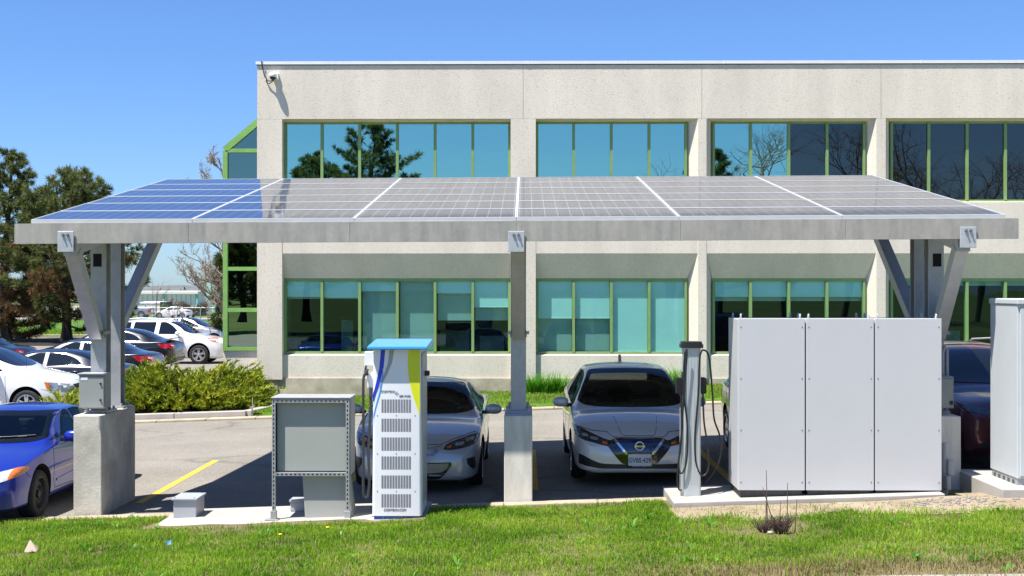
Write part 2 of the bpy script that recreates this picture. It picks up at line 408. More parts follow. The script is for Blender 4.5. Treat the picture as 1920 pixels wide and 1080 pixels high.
# body behind the facade (sides, roof, back)
wall.box(XL, XR, YB+3.2, YB+DEPTH, .0, z_top-.3)
wall.box(XL, XL+.30, YB+.02, YB+3.2, z_pb, z_top-.02)
wall.box(XR-.3, XR, YB+.02, YB+3.2, z_pb, z_top-.02)
wall.box(XL+.3, XR-.3, YB+.6, YB+3.2, z_top-.35, z_top-.25)     # roof slab
# parapet panels with joints at pier centres
jx = [XL, bx(981)]+[P3+k*SP for k in range(5)]+[XR]
for a, b in zip(jx, jx[1:]): wall.box(a+.006, b-.006, YB, YB+.6, z_par, z_top)
wall.box(XL+.01, XR-.01, YB+.012, YB+.59, z_par+.01, z_top-.01)
# piers / spandrels
px0 = XL
edges = []
for b in bays: edges.append((px0, b['e0'], b['w0'])); px0 = b['e1']
edges.append((px0, XR-.0, XR))
prev_w = XL
for i, (a, e, wnext) in enumerate(edges):
    wprev = prev_w if i else XL
    # pier as prism with splayed jambs (plan polygon) between z_pb and z_par
    zt = z_par-.004
    pl = [(a, YB), (e, YB), (wnext, YG+.06), (wprev if i else XL, YG+.06)]
    wall.prism([(x, y, z_pb) for x, y in pl], (0, 0, zt-z_pb))
    prev_w = bays[i]['w1'] if i < len(bays) else XR
for b in bays:
    e0, e1, w0, w1 = b['e0'], b['e1'], b['w0'], b['w1']
    # spandrel between storeys: sloped underside
    prof0 = [(e0, YB+.012, z_over), (e0, YB+.012, z_sill2)]
    zc = z_head1
    vs = [(e0, YB+.010, z_over), (e1, YB+.010, z_over), (e1, YB+.010, z_sill2-.03), (e0, YB+.010, z_sill2-.03),
          (w0, YG+.02, zc), (w1, YG+.02, zc), (w1, YG+.02, z_sill2), (w0, YG+.02, z_sill2)]
    wall.add(vs, [(0,1,2,3), (0,4,5,1), (3,2,6,7), (4,7,6,5), (0,3,7,4), (1,5,6,2)])
    # sill panel below the lower window, set back
    s0 = YB+.10
    ex = min(e0, w0); fx = max(e1, w1)
    vs = [(ex, s0, z_pb+.01), (fx, s0, z_pb+.01), (fx, s0, z_sill1-.05), (ex, s0, z_sill1-.05), (ex, YG+.05, z_pb+.01), (fx, YG+.05, z_pb+.01), (fx, YG+.05, z_sill1), (ex, YG+.05, z_sill1)]
    wall.add(vs, [(0,1,2,3), (3,2,6,7), (0,4,5,1), (0,3,7,4), (1,5,6,2), (4,7,6,5)])
    # head of upper window
    wall.add([(ex, YB+.03, z_par-.006), (fx, YB+.03, z_par-.006), (fx, YG+.05, HEAD2), (ex, YG+.05, HEAD2), (ex, YG+.05, z_par+.1), (fx, YG+.05, z_par+.1)], [(0,1,2,3), (3,2,5,4)])
wall.build('wall', M['precast'], bld, ORG)
fd = MB(); fd.box(XL+.05, XR, YB+.06, YB+.9, -.9, z_pb+.03); fd.build('foundation', M['foundation'], bld, ORG)
fs = MB(); fs.box(XL+.02, bx(520), YB+.02, YB+.055, -.6, z_pb-.15); fs.build('footing', M['foundation'], bld, ORG)
fs = MB(); fs.box(bx(1270), bx(1330), YB+.02, YB+.055, -.6, z_pb-.15); fs.build('footing', M['foundation'], bld, ORG)
cp = MB(); seg = 2.43; x = XL-.03; first = True
xs_ = [XL-.03]+[bx(625)+k*(bx(808)-bx(625)) for k in range(0, 13)]
xs_ = [v for v in xs_ if v < XR]+[XR+.03]
for a, b in zip(xs_, xs_[1:]):
    cp.box(a, b-.008, YB-.035, YB+.62, z_top+.01, z_top+.085)
    cp.box(b-.03, b+.015, YB-.039, YB+.62, z_top+.008, z_top+.089)
cp.box(XL-.03, XL+.6, YB+.62, YB+DEPTH, z_top-.2, z_top+.08)
cp.build('coping', M['coping'], bld, ORG)
dr = MB(); dr.box(XL-.01, XR, YB-.012, YB+.6, z_top-.012, z_top+.011); dr.build('coping_drip', M['dkgrey'], bld, ORG)
# glass
GU = glass_mat('cyan_reflective_glass', (.22,.50,.60), (.52,.84,.70), .66)
GD = glass_mat('dark_reflective_glass', (.22,.27,.30), (.29,.30,.28), .32)
GL = glass_mat('teal_tinted_glass', (.80,1.0,.985), (.75,.95,1.0), .03)
GB = glass_mat('bay_glass', (.10,.28,.28), (.34,.46,.38), .55)
low = [[(.21,.25),(.22,.25),(.13,1),(0,1),(.16,.56),(.36,.56)], [(.52,1),(.52,1),(1,0),(1,0)], [(.21,.28)]*4, [(0,.06)]*4, [(.3,.3)]*4, [(.2,.3)]*4]
for bi, b in enumerate(bays):
    w0, w1, n = b['w0'], b['w1'], b['n']
    for fl in (0, 1):
        z0, z1 = ((z_sill1-.005, z_head1+.0) if fl == 0 else (z_sill2-.005, HEAD2+.0))
        fr = MB(); fw = .055
        fr.box(w0-.02, w1+.02, YG+.005, YG+.10, z1-.05, z1+.03)
        fr.box(w0-.02, w1+.02, YG-.03, YG+.10, z0, z0+.045)
        pitch = (w1-w0)/n
        for k in range(n+1):
            xc = w0+pitch*k
            hw = .034 if 0 < k < n else .03
            xc = clamp(xc, w0+hw, w1-hw)
            fr.box(xc-hw, xc+hw, YG-.045, YG+.10, z0+.045, z1-.05)
        f = fr.build('window', M['mullion'], bld, ORG)
        glassmat = GL if fl == 0 else GU
        for part in range(2 if (fl == 1 and bi == 2) else 1):
            g = MB()
            if fl == 1 and bi == 2: a, c = (w0, w0+2*pitch) if part == 0 else (w0+2*pitch, w1)
            else: a, c = w0, w1
            if fl == 1 and (bi > 2 or (bi == 2 and part == 1)): glassmat = GD
            g.box(a, c, YG+.01, YG+.018, z0+.03, z1-.04)
            g.build('pane', glassmat, f, ORG)
        for k in range(n):
            a, c = w0+pitch*k+.04, w0+pitch*(k+1)-.04
            H = z1-z0-.1
            if fl == 0:
                upper, deep = low[bi][k]
                if upper > 0:
                    s = MB(); zb = z1-.05-H*upper
                    s.box(a, c, YG+.06, YG+.066, zb, z1-.03); s.box(a, c, YG+.055, YG+.075, zb-.02, zb); s.build('blind', M['blind'], f, ORG)
                if deep > upper:
                    s = MB(); zb = z1-.05-H*deep
                    s.box(a+.02, c, YG+.16, YG+.166, zb, z1-.03); s.build('mesh_shade', M['mesh'], f, ORG)
            else:
                s = MB(); nsl = 30
                depth_ = 1.0 if (bi < 2 or (bi == 2 and k < 2)) else [.35,.35,.45,.7][k % 4]
                for q in range(int(nsl*depth_)):
                    zq = z1-.07-H*(q+.5)/nsl
                    hh = H/nsl*.5
                    s.quad((a, YG+.10, zq-hh), (c, YG+.10, zq-hh), (c, YG+.128, zq+hh*.55), (a, YG+.128, zq+hh*.55))
                s.build('venetian_blind', M['slat'], f, ORG)
rm = MB()
rm.box(XL+.3, XR-.3, YB+3.1, YB+3.19, .2, z_top-.4); rm.box(XL+.3, XR-.3, YB+.5, YB+3.1, z_head1+.25, z_head1+.55)
rm.box(XL+.3, XR-.3, YB+.9, YB+3.1, .25, .35); rm.box(XL+.3, XR-.3, YB+.6, YB+3.1, HEAD2+.1, HEAD2+.2)
for k, xx in enumerate((bx(981), P3, P3+SP, P3+2*SP)): rm.box(xx-.06, xx+.06, YB+.5, YB+3.1, .35, z_top-.5)
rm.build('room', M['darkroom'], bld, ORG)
# furniture seen dimly through the ground floor glass
fu = MB()
for (pa, pb, pt, D) in ((545,600,640,33.5),(640,662,600,33.4),(825,880,620,33.6),(900,945,630,33.3),(1700,1740,640,33.4),(1760,1800,620,33.6)):
    A = at(pa, 0, D).x; B = at(pb, 0, D).x; fu.box(A, B, D, D+.5, .36, CZ+(540-pt)/F*D)
fu.build('cabinet', mat('office_furniture', (.12,.14,.15), .7, var=.4), bld, ORG)

# green glazed bay on the left flank of the building
YBAY = 33.2
def gp(px, py, D=YBAY): return at(px, py, D)
bayw = MB(); xa = gp(420, 0).x; xb = XL
zk = gp(0, 657).z; z_eave = gp(0, 283).z; z_peak = gp(0, 216).z
fr = bayw; t = .10; yb = YBAY
fr.box(xa-.02, xa+t, yb-.05, yb+.15, zk, z_eave)                       # corner post
fr.box(xa+t, xb, yb-.05, yb+.1, zk, zk+.09)                             # bottom rail
for py in (283, 504, 581): 
    zz = gp(0, py).z; fr.box(xa+t, xb, yb-.045, yb+.1, zz-.05, zz+.05)
fr.bar((xa+.02, yb+.05, z_eave+.02), (xb+.02, yb+.05, z_peak+.02), .2, .16)
D2 = yb+9
for yy in lin(yb+1.5, D2, 6):
    fr.box(xa-.02, xa+t, yy-.04, yy+.04, zk, z_eave); fr.bar((xa+.02, yy, z_eave+.02), (xb, yy, z_peak+.02), .08, .12)
for zz in (z_eave, gp(0, 504).z, gp(0, 581).z, zk+.04): fr.box(xa-.02, xa+t-.01, yb+.15, D2, zz-.045, zz+.045)
fo = fr.build('glazed_bay', M['bayframe'], bld, ORG)
g = MB(); g.box(xa+.04, xb, yb+.02, yb+.03, zk+.03, z_eave)
g.prism([(xa+.05, yb+.02, z_eave), (xb, yb+.02, z_eave), (xb, yb+.02, z_peak-.02)], (0, .01, 0))
g.box(xa+.035, xa+.045, yb+.12, D2, zk+.03, z_eave)
g.add([(xa+.02, yb+.1, z_eave+.03), (xb, yb+.1, z_peak+.03), (xb, D2, z_peak+.03), (xa+.02, D2, z_eave+.03)], [(0,1,2,3)])
g.build('bay_pane', GB, fo, ORG)
g = MB(); g.box(xa-.02, xb, yb, D2, -1.2, zk); g.build('knee_wall', M['precast'], bld, ORG)
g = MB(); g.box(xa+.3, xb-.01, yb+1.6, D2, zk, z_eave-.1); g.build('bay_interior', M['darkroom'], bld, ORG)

# dome camera on the parapet with its cable
pc = at(513, 143, YB-.16)
dc = empty('security_camera', (pc.x, YB, pc.z), 0, 'small white dome camera with black cable high on the left end of the parapet', 'security camera')
m_ = MB(); m_.box(pc.x-.04, pc.x+.10, YB-.07, YB, pc.z-.07, pc.z+.09); 
m_.build('bracket', M['white'], dc, dc.location, bevel=.005)
m_ = MB(); m_.lathe([(0,.09),(.07,.08),(.095,.05),(.10,0),(.085,-.02),(0,-.02)], 'z', (pc.x-.02, YB-.16, pc.z), 20); m_.build('housing', M['white'], dc, dc.location)
m_ = MB(); m_.lathe([(.078,-.02),(.072,-.05),(.045,-.085),(0,-.095)], 'z', (pc.x-.02, YB-.16, pc.z), 20); m_.build('dome', M['black'], dc, dc.location)
cb = MB(); cb.tube([at(493, 118, YB-.06), at(490, 114, YB-.06), at(492, 125, YB-.05), at(496, 143, YB-.05), at(503, 152, YB-.06), at(513, 151, YB-.15)], .013, 6)
cb.tube([at(513, 151, YB-.1), at(505, 157, YB-.05), at(501, 156, YB-.04), at(499, 150, YB-.04)], .012, 6)
cb.build('cable', M['cable'], dc, dc.location)

# ---------------------------------------------------------------- lawn and kerbs beside the building
def lawnz(x, y): return gz(x, 28.9)+.03 if y < 29 else max(gz(x, 28.9)+.11, .03*0-.02+.0337*clamp(x, -12, 9)*.75)+(y-28.9)*.012
sheet('lawn', lin(at(470,0,29).x, 24, 60), lin(28.95, 32.25, 8), lawnz, M['lawn'])
def kerb(name, pts, w, h, m, label):
    mb = MB()
    for (a, b) in zip(pts, pts[1:]):
        a = Vector(a); b = Vector(b); d = (b-a); n_ = max(1, int(d.length/1.1))
        for i in range(n_):
            p = a+d*(i/n_); q = a+d*((i+1)/n_)-d.normalized()*.012
            p.z = gz(p.x, p.y)+h/2-.06; q.z = gz(q.x, q.y)+h/2-.06
            mb.bar(p, q, w, h+.12)
    o = mb.build(name, m, bevel=.015); tag(o, None, None, None, 'structure'); return o
kerb('kerb', [(at(255,0,28.75).x-.6, 28.75, 0), (24, 28.75, 0)], .34, .05, M['curb'], '')
kx0 = at(200,0,29.2).x; kx1 = at(466,0,29.2).x
kb = kerb('planter_kerb', [(kx0, 29.05, 0), (kx1, 29.05, 0), (kx1+.75, 31.9, 0)], .22, .17, M['pad'], '')
sheet('planting_bed', lin(kx0-.5, kx1+.3, 8), lin(29.1, 33.2, 6), lambda x, y: gz(x, 29.1)+.09+(y-29)*.01, M['mulch_dark_ground'])
kerb('front_kerb', [(at(560,0,16.3).x-8, 16.17, 0), (2.1, 16.17, 0)], .2, .03, M['curb'], '')
# stall lines
for i, xl in enumerate((-5.22, -2.55, .12, 2.82, 5.5)):
    mb = MB(); n_ = 12
    for k in range(n_):
        y0, y1 = 17.3+(21.6-17.3)*k/n_, 17.3+(21.6-17.3)*(k+1)/n_
        a = xl+.03*(k-6)/6*0; z = lambda X, Y: gz(X, Y)+.005
        mb.quad((xl-.055, y0, z(xl, y0)), (xl+.055, y0, z(xl, y0)), (xl+.055, y1, z(xl, y1)), (xl-.055, y1, z(xl, y1)))
    o = mb.build('stall_line', M['yellow']); tag(o, None, None, None, 'structure')
# ================================================================ SOLAR CANOPY
CX = -.11; TX = .0048
CO = Vector((CX, 16.9, gz(CX, 16.9)))
can = empty('solar_canopy', CO, 0, 'solar parking canopy of blue panels on galvanised steel posts and concrete piers', 'solar canopy')
SL = math.tan(R(9.55))
ZF = CZ+.865                      # front edge top of panels at canopy centre
YF = 15.73
def ptop(x, s):                   # point on panel plane, s = slope distance from the front edge
    return Vector((x, YF+s*math.cos(R(9.55)), ZF+(x-CX)*TX+s*math.sin(R(9.55))))
# panel with procedural cell lines
pm, nt, b = new_mat('solar_cells')
b.inputs['Roughness'].default_value = .045; b.inputs['IOR'].default_value = 1.52; b.inputs['Specular IOR Level'].default_value = .6
tc = N(nt, 'ShaderNodeTexCoord'); sx = N(nt, 'ShaderNodeSeparateXYZ'); L(nt, tc.outputs['Object'], sx.inputs[0])
def grid_line(sock, pitch, off, wdt):
    a = N(nt, 'ShaderNodeMath', operation='ADD'); a.inputs[1].default_value = off; L(nt, sock, a.inputs[0])
    d = N(nt, 'ShaderNodeMath', operation='DIVIDE'); d.inputs[1].default_value = pitch; L(nt, a.outputs[0], d.inputs[0])
    f = N(nt, 'ShaderNodeMath', operation='FRACT'); L(nt, d.outputs[0], f.inputs[0])
    c = N(nt, 'ShaderNodeMath', operation='COMPARE'); c.inputs[1].default_value = .5; c.inputs[2].default_value = wdt/pitch/2; L(nt, f.outputs[0], c.inputs[0])
    return c.outputs[0]
gxl = grid_line(sx.outputs[0], 1.92/12, 100*1.92/12+.08, .0042)
gyl = grid_line(sx.outputs[1], .95/6, 100*.95/6+.079, .0018)
mxm = N(nt, 'ShaderNodeMath', operation='MAXIMUM'); L(nt, gxl, mxm.inputs[0]); L(nt, gyl, mxm.inputs[1])
oi = N(nt, 'ShaderNodeObjectInfo')
nz = N(nt, 'ShaderNodeTexNoise', Scale=3.2, Detail=3); L(nt, tc.outputs['Object'], nz.inputs['Vector'])
rp = N(nt, 'ShaderNodeValToRGB'); e = rp.color_ramp.elements; e[0].color = (.020,.024,.050,1); e[1].color = (.036,.042,.075,1); L(nt, nz.outputs['Fac'], rp.inputs[0])
mx = N(nt, 'ShaderNodeMix', data_type='RGBA'); L(nt, mxm.outputs[0], mx.inputs['Factor']); L(nt, rp.outputs[0], mx.inputs['A']); mx.inputs['B'].default_value = (.42,.43,.45,1)
L(nt, mx.outputs['Result'], b.inputs['Base Color'])
backm = mat('panel_back_sheet', (.30,.30,.30), .6)
PWD, PHT = 1.988, 1.006
ang = R(9.55)
gm = MB(); gm.quad((-PWD/2+.015, .015, 0), (PWD/2-.015, .015, 0), (PWD/2-.015, PHT-.015, 0), (-PWD/2+.015, PHT-.015, 0))
fm = MB(); h = .042
fm.box(-PWD/2, PWD/2, 0, .025, -h, .004); fm.box(-PWD/2, PWD/2, PHT-.025, PHT, -h, .004)
fm.box(-PWD/2, -PWD/2+.016, .025, PHT-.025, -h, .004); fm.box(PWD/2-.016, PWD/2, .025, PHT-.025, -h, .004)
fm.box(-PWD/2+.016, PWD/2-.016, .018, PHT-.018, -.008, -.004, 1)
first = None
rnd = random.Random(3)
for r in range(6):
    for c in range(6):
        xc = CX+(c-2.5)*(PWD+.004)
        if first is None:
            p = gm.build('solar_panel', pm, can); f_ = fm.build('panel_frame', [M['alu'], backm], p); first = (p, f_)
        else:
            p = first[0].copy(); COL.objects.link(p); f_ = first[1].copy(); COL.objects.link(f_); p.parent = can; f_.parent = p
        pos = ptop(xc, r*(PHT+.003))-CO
        p.location = pos; p.rotation_euler = (ang+R(rnd.uniform(-.06, .06)), -math.atan(TX)+R(rnd.uniform(-.05, .05)), 0)
# purlins (front one is the big fascia beam)
x0, x1 = at(28, 0, 15.6).x, at(1909, 0, 15.6).x
def purlin(name, s, hgt, wid, mt, xa, xb, drop=.045):
    mb = MB(); A = ptop(xa, s); B = ptop(xb, s)
    for (dy0, dy1, dz0, dz1) in ((0, .012, -drop-hgt, -drop), (.012, wid, -drop-.012, -drop), (.012, wid, -drop-hgt, -drop-hgt+.012)):
        mb.hexa([(xa, A.y+dy0, A.z+dz0), (xb, B.y+dy0, B.z+dz0), (xb, B.y+dy1, B.z+dz0), (xa, A.y+dy1, A.z+dz0),
                 (xa, A.y+dy0, A.z+dz1), (xb, B.y+dy0, B.z+dz1), (xb, B.y+dy1, B.z+dz1), (xa, A.y+dy1, A.z+dz1)])
    return mb.build(name, mt, can, CO)
def fascia(): 
    mb = MB(); A = ptop(x0, -.12); B = ptop(x1, -.12); t = .012
    zt, zb = -.03, -.275
    def slab(dy0, dy1, dz0, dz1, xa=x0, xb=x1):
        a = ZF-.02+(xa-CX)*TX; b_ = ZF-.02+(xb-CX)*TX; y = 15.60
        mb.hexa([(xa, y+dy0, a+dz0), (xb, y+dy0, b_+dz0), (xb, y+dy1, b_+dz0), (xa, y+dy1, a+dz0),
                 (xa, y+dy0, a+dz1), (xb, y+dy0, b_+dz1), (xb, y+dy1, b_+dz1), (xa, y+dy1, a+dz1)])
    slab(0, t, zb, zt); slab(t, .17, zt-t, zt); slab(t, .09, zb, zb+t)
    for px in (352, 655, 967, 1275, 1584):
        xx = at(px, 0, 15.6).x; slab(-.004, -.0005, zb+.004, zt-.004, xx-.004, xx+.004)
    slab(-.002, .09, zb-.001, zt+.001, x0-.006, x0); slab(-.002, .09, zb-.001, zt+.001, x1, x1+.006)
    return mb.build('fascia_beam', M['beam'], can, CO)
fascia()
for s in (2.0, 4.05, 5.85): purlin('purlin', s, .2, .07, M['galv'], x0+.2, x1-.2)
rl = MB()
for k in range(6):
    xc = CX+(k-2.5)*(PWD+.022)
    for d in (-.5, .5):
        a = ptop(xc+d, .0); b_ = ptop(xc+d, 6.0)
postx = [at(123, 0, 15.58).x+.02, at(968, 0, 15.58).x+.02, at(1815, 0, 15.58).x-.02]
def zsl(y, x, drop): return ZF+(x-CX)*TX+(y-YF)*SL-drop
hole = mat('dark_slot', (.005,.005,.005), .9)
for i, X in enumerate(postx):
    gnd = gz(X, 16.8)
    ptz = CZ-1.625
    # pier
    pr = MB(); pr.box(X-.18, X+.18, 16.3, 17.72, gnd-.5, ptz); pr.build('pier', M['concrete'] if i == 0 else M['concrete2'], can, CO, bevel=.012)
    # posts
    for (y0, nm) in ((16.72, 'post'), (17.32, 'post')):
        zt = zsl(y0, X, .30)
        po = MB(); fl = .014; wd = .10; dp = .2
        po.box(X-wd, X+wd, y0, y0+fl, ptz+.03, zt); po.box(X-wd, X+wd, y0+dp-fl, y0+dp, ptz+.03, zt+.03); po.box(X-.01, X+.01, y0+fl, y0+dp-fl, ptz+.03, zt)
        p = po.build(nm, M['galv'], can, CO)
        bp = MB(); bp.box(X-.16, X+.16, y0-.07, y0+dp+.07, ptz, ptz+.03)
        for sx_ in (-1, 1):
            for sy_ in (0, 1):
                yy = y0-.04 if sy_ == 0 else y0+dp+.04
                bp.cyl((X+sx_*.125, yy, ptz+.03), (X+sx_*.125, yy, ptz+.065), .018, 6)
        bp.build('base_plate', M['galv'], p, CO)
    if i != 1:
        hb = MB(); hx = X-.012 if i == 0 else X+.012
        hz = at(0, 488, 16.72).z; hb.box(hx-.055, hx+.055, 16.716, 16.7195, hz-.085, hz+.085); hb.build('slot', hole, p, CO)
    # rafter (tapered web), from the bracket to the rear
    ra = MB(); t = .075
    yA, yB_ = 15.66, 21.6
    zA, zB = zsl(yA, X, .045+.19), zsl(yB_, X, .045+.19)
    ra.hexa([(X-t, yA, zA-.20), (X+t, yA, zA-.20), (X+t, yB_, zB-.13), (X-t, yB_, zB-.13), (X-t, yA, zA), (X+t, yA, zA), (X+t, yB_, zB), (X-t, yB_, zB)])
    ra.build('rafter', M['galv'], can, CO)
    # braces
    br = MB(); a = (X, 16.66, CZ-.62); b_ = (X, 15.78, zsl(15.78, X, .40)); br.bar(a, b_, .16, .15, up=(0, 1, 0)); br.build('brace', M['galv'], can, CO)
    br = MB(); a = (X, 17.56, CZ-.50); b_ = (X, 20.1, zsl(20.1, X, .34)); br.bar(a, b_, .16, .14, up=(0, 1, 0)); br.build('brace', M['galv'], can, CO)
    gs = MB(); gs.box(X-.11, X+.11, 16.69, 16.717, CZ-.64, CZ-.56); gs.box(X-.14, X-.10, 16.6, 16.75, CZ-.60, CZ-.56); gs.box(X+.10, X+.14, 16.6, 16.75, CZ-.60, CZ-.56)
    gs.build('gusset', M['bolt'], can, CO)
    # front bracket plate
    bpx = [123.5, 968, 1815][i]; bc = at(bpx, [453, 453, 445][i], 15.585)
    bk = MB(); bk.box(bc.x-.099, bc.x+.099, 15.572, 15.586, bc.z-.128, bc.z+.128); bo = bk.build('bracket_plate', M['plate'], can, CO, bevel=.006)
    bl = MB()
    for d in (-.028, .028): bl.cyl((bc.x+d, 15.535, bc.z+.08), (bc.x+d, 15.572, bc.z+.08), .011, 8); bl.cyl((bc.x+d, 15.555, bc.z+.08), (bc.x+d, 15.572, bc.z+.08), .02, 6, 0, False)
    bl.build('bolt', M['bolt'], bo, CO)

# ================================================================ EQUIPMENT
# junction box on the left post
def box_local(name, x0, x1, y0, y1, z0, z1, m, parent, org, bevel=.006):
    return MB().box(x0, x1, y0, y1, z0, z1).build(name, m, parent, org, bevel=bevel)
a = at(147, 702, 16.44); b = at(196, 766, 16.44)
jb = empty('junction_box', (a.x+.16, 16.6, b.z), 0, 'grey junction box mounted on the left canopy post above the blue car', 'electrical box')
box_local('cabinet', a.x, b.x, 16.46, 16.70, b.z, a.z, M['elec'], jb, jb.location, .01)
box_local('door', a.x+.012, b.x-.012, 16.44, 16.459, b.z+.012, a.z-.03, M['elec'], jb, jb.location, .004)
box_local('rain_hood', a.x-.01, b.x+.01, 16.425, 16.7, a.z+.001, a.z+.014, M['plate'], jb, jb.location, .002)
box_local('sticker', a.x+.03, a.x+.12, 16.437, 16.4395, a.z-.075, a.z-.035, M['white'], jb, jb.location, 0)
m_ = MB(); 
for zz in (.11, .32): m_.cyl((b.x-.05, 16.425, b.z+zz), (b.x-.05, 16.44, b.z+zz), .013, 10)
m_.build('latch', M['black'], jb, jb.location)
# second junction box on right post
a = at(1737, 706, 16.45); b = at(1789, 766, 16.45)
jb = empty('junction_box', (b.x-.16, 16.6, b.z), 0, 'grey junction box on the right canopy post behind the white cabinets', 'electrical box')
box_local('cabinet', a.x, b.x, 16.46, 16.70, b.z, a.z, M['elec'], jb, jb.location, .01)
box_local('door', a.x+.012, b.x-.012, 16.44, 16.459, b.z+.012, a.z-.03, M['elec'], jb, jb.location, .004)
m_ = MB(); m_.box(b.x-.06, b.x-.02, 16.425, 16.44, b.z+.05, b.z+.10); m_.build('latch', M['black'], jb, jb.location)
m_ = MB(); pa = at(1760, 650, 16.6); m_.tube([at(1768, 720, 16.55), at(1768, 660, 16.55), at(1771, 650, 16.55), at(1776, 655, 16.6), at(1776, 706, 16.6)], .02, 8); m_.build('conduit', M['elec2'], jb, jb.location)

# left concrete pad
pz = lambda x: gz(x, 15.8)+.055
def pad(name, x0, x1, y0, y1, zt, deep, m):
    mb = MB(); mb.hexa([(x0, y0, gz(x0, y0)-deep), (x1, y0, gz(x1, y0)-deep), (x1, y1, gz(x1, y1)-deep), (x0, y1, gz(x0, y1)-deep), (x0, y0, zt(x0)), (x1, y0, zt(x1)), (x1, y1, zt(x1)), (x0, y1, zt(x0))])
    return mb.build(name, m, bevel=.012)
o = pad('equipment_pad', at(318, 0, 15.9).x, at(800, 0, 15.5).x, 14.75, 16.36, pz, .5, M['pad']); tag(o, 'flat white concrete pad under the charger and grey cabinets', 'concrete pad')
# low grey pull box
a = at(323, 941, 15.7); b = at(368, 971, 15.7); zb = pz(a.x)
pb = empty('pull_box', ((a.x+b.x)/2, 15.9, zb), 0, 'low light grey box with overhanging lid on the left end of the pad', 'electrical box')
box_local('body', a.x+.01, b.x-.005, 15.71, 16.12, zb+.002, zb+.22, M['elec2'], pb, pb.location)
box_local('lid', a.x-.012, b.x+.012, 15.685, 16.15, zb+.221, zb+.245, M['elec2'], pb, pb.location, .005)
m_ = MB(); [m_.cyl((xx, yy, zb+.245), (xx, yy, zb+.252), .01, 8) for xx in (a.x+.03, b.x-.03) for yy in (15.72, 16.11)]; m_.build('screw', M['bolt'], pb, pb.location)
# grey distribution cabinet on perforated strut frame
D = 15.37
xl = at(510.5, 0, D).x; xr = at(655, 0, D).x; zt = at(0, 748, D).z; zb = pz(xl)
sc_ = empty('strut_cabinet', ((xl+xr)/2, 15.6, zb), 0, 'grey open backed electrical cabinet on a frame of perforated steel strut', 'electrical cabinet')
def strut(p, q, up, nm):
    st = MB(); dk = st; st.bar(p, q, .041, .041, up=up)
    p = Vector(p); q = Vector(q); n_ = int((q-p).length/.052); d = (q-p)/n_
    for k in range(n_):
        c = p+d*(k+.5); f = Vector((0, -.0212, 0))
        vert = abs(d.z) > abs(d.x)
        w_, h_ = (.014, .026) if vert else (.026, .014)
        dk.box(c.x-w_/2, c.x+w_/2, c.y-.0225, c.y-.0208, c.z-h_/2, c.z+h_/2, 1)
    st.build(nm, [M['galv'], M['black']], sc_, sc_.location)
for X in (xl+.02, xr-.02):
    strut((X, D, zb+.02), (X, D, zt), (0, 1, 0), 'strut_post')
zm = at(0, 888, D).z
for z in (zt-.02, zm): strut((xl+.042, D, z), (xr-.042, D, z), (0, 1, 0), 'strut_rail')
for X in (xl+.02, xr-.02):
    ft = MB()
    ft.box(X-.035, X+.035, D-.035, D+.03, zb+.003, zb+.11); ft.box(X-.10, X+.06, D-.06, D+.06, zb+.003, zb+.012)
    ft.build('foot', M['galv'], sc_, sc_.location, bevel=.003)
# box (seen from its back): outer shell and recessed panel
sh = MB(); y0, y1 = D+.022, D+.44; t = .02; zlo = zm-.02; zhi = zt+.01
sh.box(xl, xr+.01, y0+.16, y1, zlo, zhi)                             # solid back body
sh.box(xl, xl+t, y0, y0+.16, zlo, zhi); sh.box(xr+.01-t, xr+.01, y0, y0+.16, zlo, zhi); sh.box(xl+t, xr+.01-t, y0, y0+.16, zhi-t, zhi); sh.box(xl+t, xr+.01-t, y0, y0+.16, zlo, zlo+t)
sh.build('enclosure', M['elec'], sc_, sc_.location)
pl = MB(); pl.box(xl+.05, xr-.03, y0+.036, y0+.159, zlo+.05, zhi-.06); pl.build('back_panel', mat('back_panel_grey', (.35,.37,.335), .5, var=.04), sc_, sc_.location)
hd = MB(); hd.box(xl-.01, xr+.02, D-.03, y1+.01, zhi+.002, zhi+.016); hd.build('top_cover', M['plate'], sc_, sc_.location, bevel=.003)
pe = MB(); A = at(568, 0, D+.1).x; B = at(648, 0, D+.1).x; A2 = at(573, 0, D+.1).x
pe.hexa([(A2, D+.06, zb+.003), (B+.09, D+.06, zb+.003), (B+.09, D+.42, zb+.003), (A2, D+.42, zb+.003), (A, D+.06, zlo-.002), (B+.02, D+.06, zlo-.002), (B+.02, D+.42, zlo-.002), (A, D+.42, zlo-.002)])
pe.build('pedestal', mat('pedestal_grey', (.36,.37,.34), .5, var=.05), sc_, sc_.location, bevel=.01)
# small box beside the pedestal
a = at(544, 944, 15.9); b = at(572, 966, 15.9); zb2 = pz(a.x)
sb = empty('small_box', ((a.x+b.x)/2, 16, zb2), 0, 'small grey plastic box on the pad beside the strut cabinet foot', 'electrical box')
box_local('body', a.x, b.x, 15.9, 16.1, zb2+.003, zb2+.12, M['elec2'], sb, sb.location, .012)
box_local('lid', a.x-.01, b.x+.01, 15.88, 16.12, zb2+.121, zb2+.15, M['elec2'], sb, sb.location, .008)

